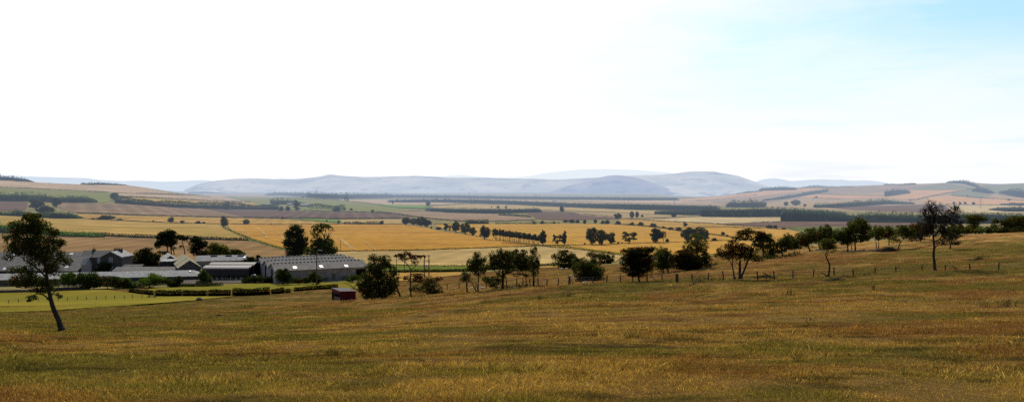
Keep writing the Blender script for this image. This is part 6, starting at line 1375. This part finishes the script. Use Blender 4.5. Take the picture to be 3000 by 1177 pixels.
rock('large black lump of rock under the clipped hedges', 583, 879, 31, 12, mat=DST, ymin=80); rock('dark stone just behind the trunk of the leaning tree', 176, 911, 14, 6, mat=DST, ymin=50); rock('dark flat stone lying alone on the lower pasture', 642, 925, 19, 7, mat=DST, ymin=50, k=1); rock('small dark bump on the pasture at lower left', 330, 928, 9, 4, mat=DST, ymin=50, k=2)
G1 = 'pale stones in a broken row under the right hawthorns'
for k, (u, v, w_, h) in enumerate([(2380,735,9,6),(2392,734,12,6),(2403,733,14,7),(2412,734,10,6),(2470,737,12,6),(2482,736,10,6),(2494,737,12,6),(2506,736,10,5),(2520,736,13,6),(2530,735,14,8),(2543,736,9,5),(2554,735,12,6),(2563,735,10,5),(2573,734,13,8),(2585,735,14,8)]):
    rock('pale grey stone in the broken row under the right hawthorns', u, v, w_, h, G1, k=k)
G2 = 'grey rocks along the fence under the left hawthorns'
for k, (u, v, w_, h) in enumerate([(1490,842,10,6),(1500,840,9,7),(1508,843,10,5),(1521,837,8,8),(1532,842,9,5),(1545,836,8,9),(1551,841,9,5),(1455,842,7,10)]):
    rock('grey rock among the stones at the foot of the left hawthorns', u, v, w_, h, G2, k=k)
def log(label, pts, r0, ymin=40, name='fallen_branch', twigs=6, seed=1):
    rg = np.random.default_rng(seed); P = [at(u, v, ymin) for u, v, *z in pts]; s = P[0].y/F; b = P[0]
    Q_ = [p-b+Vector((0, 0, (q[2] if len(q) > 2 else 2)*s)) for p, q in zip(P, pts)]
    o = MB(); o.tube([tuple(q) for q in Q_], list(np.linspace(r0*s, r0*s*.35, len(Q_))), 6)
    for k in range(twigs):
        i = rg.integers(0, len(Q_)); d_ = Vector(tuple(rg.normal(0, 1, 3)*np.array([1, .5, .8]))); d_.z = abs(d_.z); e = Q_[i]+d_*s*9
        o.tube([tuple(Q_[i]), tuple((Q_[i]+e)/2+Vector((0, 0, 1.5*s))), tuple(e)], [r0*s*.3, r0*s*.2, r0*s*.1], 4)
    me = o.build(name, BARK); me.location = b; return tag(me, label, 'branch')
log('dead branch lying below the fence with its end raised', [(2022,838,1),(2035,833,4),(2050,827,6),(2068,823,8)], 2.6, seed=3, twigs=8)
log('long fallen limb stretching from the brush pile to the leafless tree', [(2644,733,2),(2675,732,3),(2700,730,5),(2722,729,8)], 1.8, seed=4)
log('short dark log on the grass between two right fence posts', [(2600,799,3),(2615,799.5,2),(2628,800,1.5)], 2.4, seed=5, twigs=3)
log('fallen branch below the curly stemmed hawthorn', [(2425,826,2),(2445,822,5),(2470,816,9),(2500,815,4)], 2.0, seed=6, twigs=14)
log('slanting dead limb propped beside the slight pale barked hawthorn', [(1925,823,1),(1912,821,9),(1898,821,20)], 2.2, seed=7, twigs=2)
log('little upturned stick on the grass left of the thick gate post', [(1958,826,6),(1962,827,2),(1968,828,2)], 1.2, seed=8, twigs=2)
def brush(label, u, v, wpx, hpx, n, seed, leafy=0, ymin=40, name='brush_pile', tint=(.012, .011, .009), r=.5):
    rg = np.random.default_rng(seed); p = at(u, v, ymin); s = p.y/F; tl = []
    for k in range(n):
        a = rg.normal(0, .36, 2)*np.array([wpx, wpx*.5]); z0 = rg.random()*hpx*.8*max(0, 1-abs(a[0])/wpx*1.6); d_ = rg.normal(0, 1, 3)*np.array([wpx*.22, wpx*.18, hpx*.28])
        q0 = np.array([a[0], a[1], z0]); q1 = q0+d_; q0[2] = max(q0[2], .3); q1[2] = np.clip(q1[2], .2, hpx)
        tl.append((np.array([q0, (q0+q1)/2+np.array([0, 0, hpx*.08]), q1])*s, np.array([r, r*.8, r*.5])*s, 4))
    tv, tf = tubes(tl); o = tag(empty(name, p), label, 'brush'); mk('sticks', tv, tf, BARK, o)
    if leafy:
        C = rg.normal(0, .33, (leafy, 3))*np.array([wpx, wpx*.5, 0]); C[:, 2] = rg.random(leafy)*hpx*.8*np.clip(1-np.abs(C[:, 0])/wpx*1.4, .15, 1)
        lv, lf_ = leaves(C*s, 1.4*s, .6, rg); mk('leaves', lv, lf_, LEAF, o, np.repeat(jitter_tint(tint, leafy, .4, rg), 4, 0))
    return o
brush('dark rounded pile of cut brushwood between the right hawthorns', 2605, 737, 46, 19, 220, 1, 900)
brush('tangled dead bush beside two fence posts in the middle of the fence', 2245, 815, 44, 19, 110, 2, 260, tint=(.022, .026, .012), r=.4)
brush('low leafy fallen boughs under the curly stemmed hawthorn', 2452, 822, 50, 10, 60, 3, 420, tint=(.025, .03, .012))
brush('dark bush with bare twigs beyond the fence at right', 2870, 763, 38, 14, 80, 4, 300, tint=(.03, .032, .014), r=.35)
brush('dry reddish bush by the fence right of the leafless tree', 2797, 791, 20, 15, 60, 5, 110, tint=(.06, .035, .018), r=.35)
# ---------------------------------------------------------------- weeds and tall dead stalks in the pasture
def weed(label, u, v, wpx, hpx, n, seed, tint, name='weed_clump', stalk=.28, heads=0):
    rg = np.random.default_rng(seed); p = at(u, v, 8); s = p.y/F; tl = []; C = []
    for k in range(n):
        a = rg.normal(0, .28)*wpx; q0 = np.array([a, rg.normal(0, .2)*wpx, 0]); h = hpx*rg.uniform(.45, 1.05); q1 = q0+np.array([rg.normal(0, .14)*hpx, rg.normal(0, .1)*hpx, h])
        tl.append((np.array([q0, (q0+q1)/2+rg.normal(0, .03, 3)*hpx, q1])*s, np.array([stalk, stalk*.8, stalk*.5])*s, 4))
        for j in range(7): t_ = rg.random()**.7; C.append(q0+(q1-q0)*t_+rg.normal(0, .06, 3)*hpx)
    C = np.array(C); tv, tf = tubes(tl); o = tag(empty(name, p), label, 'weeds', 'weeds standing in the rough pasture')
    b_ = MT('x') if False else None
    mk('stalks', tv, tf, BARK, o); lv, lf_ = leaves(C*s, max(.8, hpx*.06)*s, .35, rg); mk('leaves', lv, lf_, LEAF, o, np.repeat(jitter_tint(tint, len(C), .4, rg), 4, 0)); return o
DRY = (.045, .026, .014); GRN = (.03, .036, .012)
for k, (lab, u, v, w_, h, n, ti) in enumerate([
  ('round clump of brown dock stalks below the middle of the fence', 2315, 866, 30, 24, 26, DRY), ('small forked clump of brown stalks right of the dock clump', 2558, 852, 20, 22, 12, DRY),
  ('large dry thistle patch near the right edge', 2950, 900, 50, 26, 34, DRY), ('smaller dry thistle patch left of the large one', 2885, 900, 26, 20, 16, DRY), ('tall single thistle in the foreground left of centre', 766, 1050, 12, 42, 5, GRN),
  ('two dead upright stalks on the lower left pasture', 364, 942, 12, 24, 5, DRY), ('green rush tuft below the left hawthorns', 1667, 868, 34, 14, 26, GRN), ('small green tuft left of the rush tuft', 1580, 878, 16, 20, 10, GRN),
  ('weeds round the fence posts left of the crooked hawthorn', 2050, 827, 60, 20, 40, GRN), ('low weeds along the fence right of the curly hawthorn', 2540, 808, 44, 12, 30, GRN), ('scrub at the foot of the fence beyond the middle', 2100, 822, 40, 12, 26, DRY),
  ('tall brown grass heads on the slope above the red shelter', 725, 905, 36, 16, 20, DRY), ('scattered dead stalks right of the flat dark stone', 860, 905, 60, 12, 24, DRY), ('dark weed tuft in the right foreground', 2370, 940, 40, 12, 22, GRN), ('bramble clump under the fence posts at right', 2675, 798, 26, 12, 20, DRY)]):
    weed(lab, u, v, w_, h, n, 20+k, ti)
# ---------------------------------------------------------------- sheep
import bmesh
def sheep_mesh(pose):
    if pose == 'graze':
        V_ = [(-.55,0,.62),(-.2,0,.66),(.2,0,.66),(.48,0,.62),(.68,0,.45),(.82,0,.24),(.92,0,.12), (-.45,.16,.55),(-.5,.16,.3),(-.46,.16,.02), (-.45,-.16,.55),(-.5,-.16,.3),(-.46,-.16,.02), (.4,.15,.5),(.41,.15,.26),(.4,.15,.02), (.4,-.15,.5),(.41,-.15,.26),(.4,-.15,.02), (-.68,0,.5), (.74,.14,.40), (.74,-.14,.40)]
        R_ = [.26,.32,.33,.27,.15,.10,.065, .15,.065,.05,.15,.065,.05,.13,.055,.045,.13,.055,.045,.05,.03,.03]
        E_ = [(0,1),(1,2),(2,3),(3,4),(4,5),(5,6),(0,7),(7,8),(8,9),(0,10),(10,11),(11,12),(3,13),(13,14),(14,15),(3,16),(16,17),(17,18),(0,19),(4,20),(4,21)]
    else:
        V_ = [(-.5,0,.28),(-.15,0,.33),(.2,0,.33),(.48,0,.34),(.66,0,.52),(.84,0,.56),(.97,0,.50), (-.3,.26,.12),(.05,.32,.08), (-.3,-.26,.12),(.05,-.32,.08), (.45,.2,.10),(.66,.22,.06), (.45,-.2,.10),(.66,-.22,.06), (-.66,0,.2), (.7,.14,.58), (.7,-.14,.58)]
        R_ = [.26,.31,.31,.25,.14,.10,.065,.12,.05,.12,.05,.10,.045,.10,.045,.05,.03,.03]
        E_ = [(0,1),(1,2),(2,3),(3,4),(4,5),(5,6),(0,7),(7,8),(0,9),(9,10),(3,11),(11,12),(3,13),(13,14),(0,15),(4,16),(4,17)]
    me = bpy.data.meshes.new('sheep'); me.from_pydata(V_, E_, []); o = bpy.data.objects.new('sheep_skin', me); COL.objects.link(o)
    md = o.modifiers.new('skin', 'SKIN'); o.modifiers.new('sub', 'SUBSURF').levels = 2
    for i, q in enumerate(me.skin_vertices[0].data): q.radius = (R_[i], R_[i]); q.use_root = (i == 0)
    dg = bpy.context.evaluated_depsgraph_get(); m2 = bpy.data.meshes.new_from_object(o.evaluated_get(dg)); m2.name = 'sheep'
    bpy.data.objects.remove(o); m2.materials.clear(); m2.materials.append(WOOL)
    for p in m2.polygons: p.use_smooth = True
    return m2
SM = {k: sheep_mesh(k) for k in ('graze', 'lie')}
for k, (lab, u, v, ps, rz) in enumerate([
  ('white sheep lying left of the twin stemmed hawthorn', 1380, 846, 'lie', .2), ('white sheep lying right of the twin stemmed hawthorn', 1413, 845, 'lie', 2.9), ('white sheep resting by the fence under the black mound', 1711, 831, 'lie', .3),
  ('sheep lying on the left beneath the many stemmed hawthorn', 1647, 788, 'lie', 3.0), ('sheep lying on the right beneath the many stemmed hawthorn', 1659, 788, 'lie', .1), ('sheep at the end of the middle hawthorn thicket', 2089, 779, 'graze', .2),
  ('white sheep grazing right of the tallest rounded hawthorn', 2538, 704, 'graze', 3.1), ('sheep lying just right of the tallest rounded hawthorn', 2562, 708, 'lie', .2), ('sheep grazing in the gap left of the rust red hawthorn', 2651, 706, 'graze', .2),
  ('sheep lying in the gap above the broken stone row', 2469, 726, 'lie', .2), ('sheep standing far behind the dense pointed hawthorn', 2462, 716, 'graze', 2.8)]):
    o = link(bpy.data.objects.new('sheep', SM[ps])); p = at(u, v, 60); o.location = p; o.rotation_euler = (0, 0, rz); o.scale = (.46,)*3; tag(o, lab, 'sheep', 'sheep resting about the hawthorns')
# ---------------------------------------------------------------- far buildings and pylons
def cottage(label, u, v, wpx, hpx, rz=.2, wall=WHITE, roof=ROOFD, cat='house', name='cottage', group='far houses of the valley', ymin=900, depth=6.0, lit=None):
    p = at(u, v, ymin); s = p.y/F; L_ = wpx*s; He_ = hpx*s*.62; Hr_ = hpx*s
    o = tag(empty(name, (p.x-L_/2, p.y, p.z-.5), rz), label, cat, group); gable(o, L_, depth, He_+.5, Hr_+.5, wall, roof, .3)
    for x in np.linspace(L_*.2, L_*.8, 3): MB().box(x-.5, x+.5, -.1, -.01, .5+He_*.35, .5+He_*.75).build('window', WINDOW, o)
    return o
cottage('white farmstead house under the round trees on the ridge', 887, 582, 7, 6, 0); cottage('white house left of two beyond the farmstead ridge', 951, 585.5, 5, 4.5, .1); cottage('white house right of two beyond the farmstead ridge', 966, 585, 5, 5, .1)
cottage('small white house at the left end of the farmstead clump', 801, 599, 5, 5, 0)
cottage('long pale roofed barn at the left of the farmstead', 848, 602, 15, 7, .05, STONE, ROOFP, 'barn', 'far_barn', 'farmstead barns on the green hill', 900, 12)
cottage('longest pale roofed barn right of the tall dark tree at the farmstead', 892, 606, 28, 9, .05, STONE, ROOFP, 'barn', 'far_barn', 'farmstead barns on the green hill', 900, 14)
cottage('low dark barn among bushes at the left of the farmstead', 781, 601, 22, 5, .05, STONE, ROOFP, 'barn', 'far_barn', 'farmstead barns on the green hill', 900, 10)
for lab, u, v, w_ in (('white hamlet house at the left below the right hill', 2144, 604, 6), ('white hamlet house in the middle below the right hill', 2156, 604.5, 5), ('white hamlet house at the right below the right hill', 2175, 604, 5), ('lone white house left of the hamlet', 2082, 605, 7), ('left white house of three on the far plain', 1940, 584.5, 6), ('middle white house of three on the far plain', 1954, 586, 5), ('right white house of three on the far plain', 1965, 586.5, 4), ('tiny white building on the plain before the far hills', 1700, 587, 6), ('pale long roof on the far plain', 1624, 592, 14)):
    cottage(lab, u, v, w_, 4.6, .15)
def pylon(label, u, v, top, ymin=1500):
    p = at(u, v, ymin); s = p.y/F; H_ = (v-top)*s; o = tag(empty('pylon', p), label, 'pylon', 'lattice pylons of the valley'); m = MB(); b = H_*.085; R_ = max(.22, .16*s)
    for sx in (-1, 1):
        for sy in (-1, 1): m.tube([(sx*b, sy*b, -1), (sx*b*.3, sy*b*.3, H_*.6), (sx*b*.12, sy*b*.12, H_)], [R_, R_*.8, R_*.6], 4)
    for i in range(6):
        z0, z1 = H_*.1*i, H_*.1*(i+1); w0, w1 = b*(1-.7*z0/(H_*.6)), b*(1-.7*z1/(H_*.6))
        m.tube([(-w0, -w0, z0), (w1, -w1, z1)], [R_*.5, R_*.5], 3); m.tube([(w0, w0, z0), (-w1, w1, z1)], [R_*.5, R_*.5], 3)
    m.build('tower', STEEL, o)
    for z in (.66, .80, .93): MB().tube([(-H_*.13, 0, H_*z), (0, 0, H_*(z+.03)), (H_*.13, 0, H_*z)], [R_*.4, R_*.7, R_*.4], 4).build('crossarm', STEEL, o)
pylon('faint pylon above the long forest strip in mid valley', 1375, 596, 562); pylon('faint pylon right of centre above the long forest strip', 1570, 592, 567); pylon('faint pylon before the white houses of the far plain', 1976, 598, 579); pylon('tall faint pylon on the slope of the right hill', 2873, 612, 575, 1500)
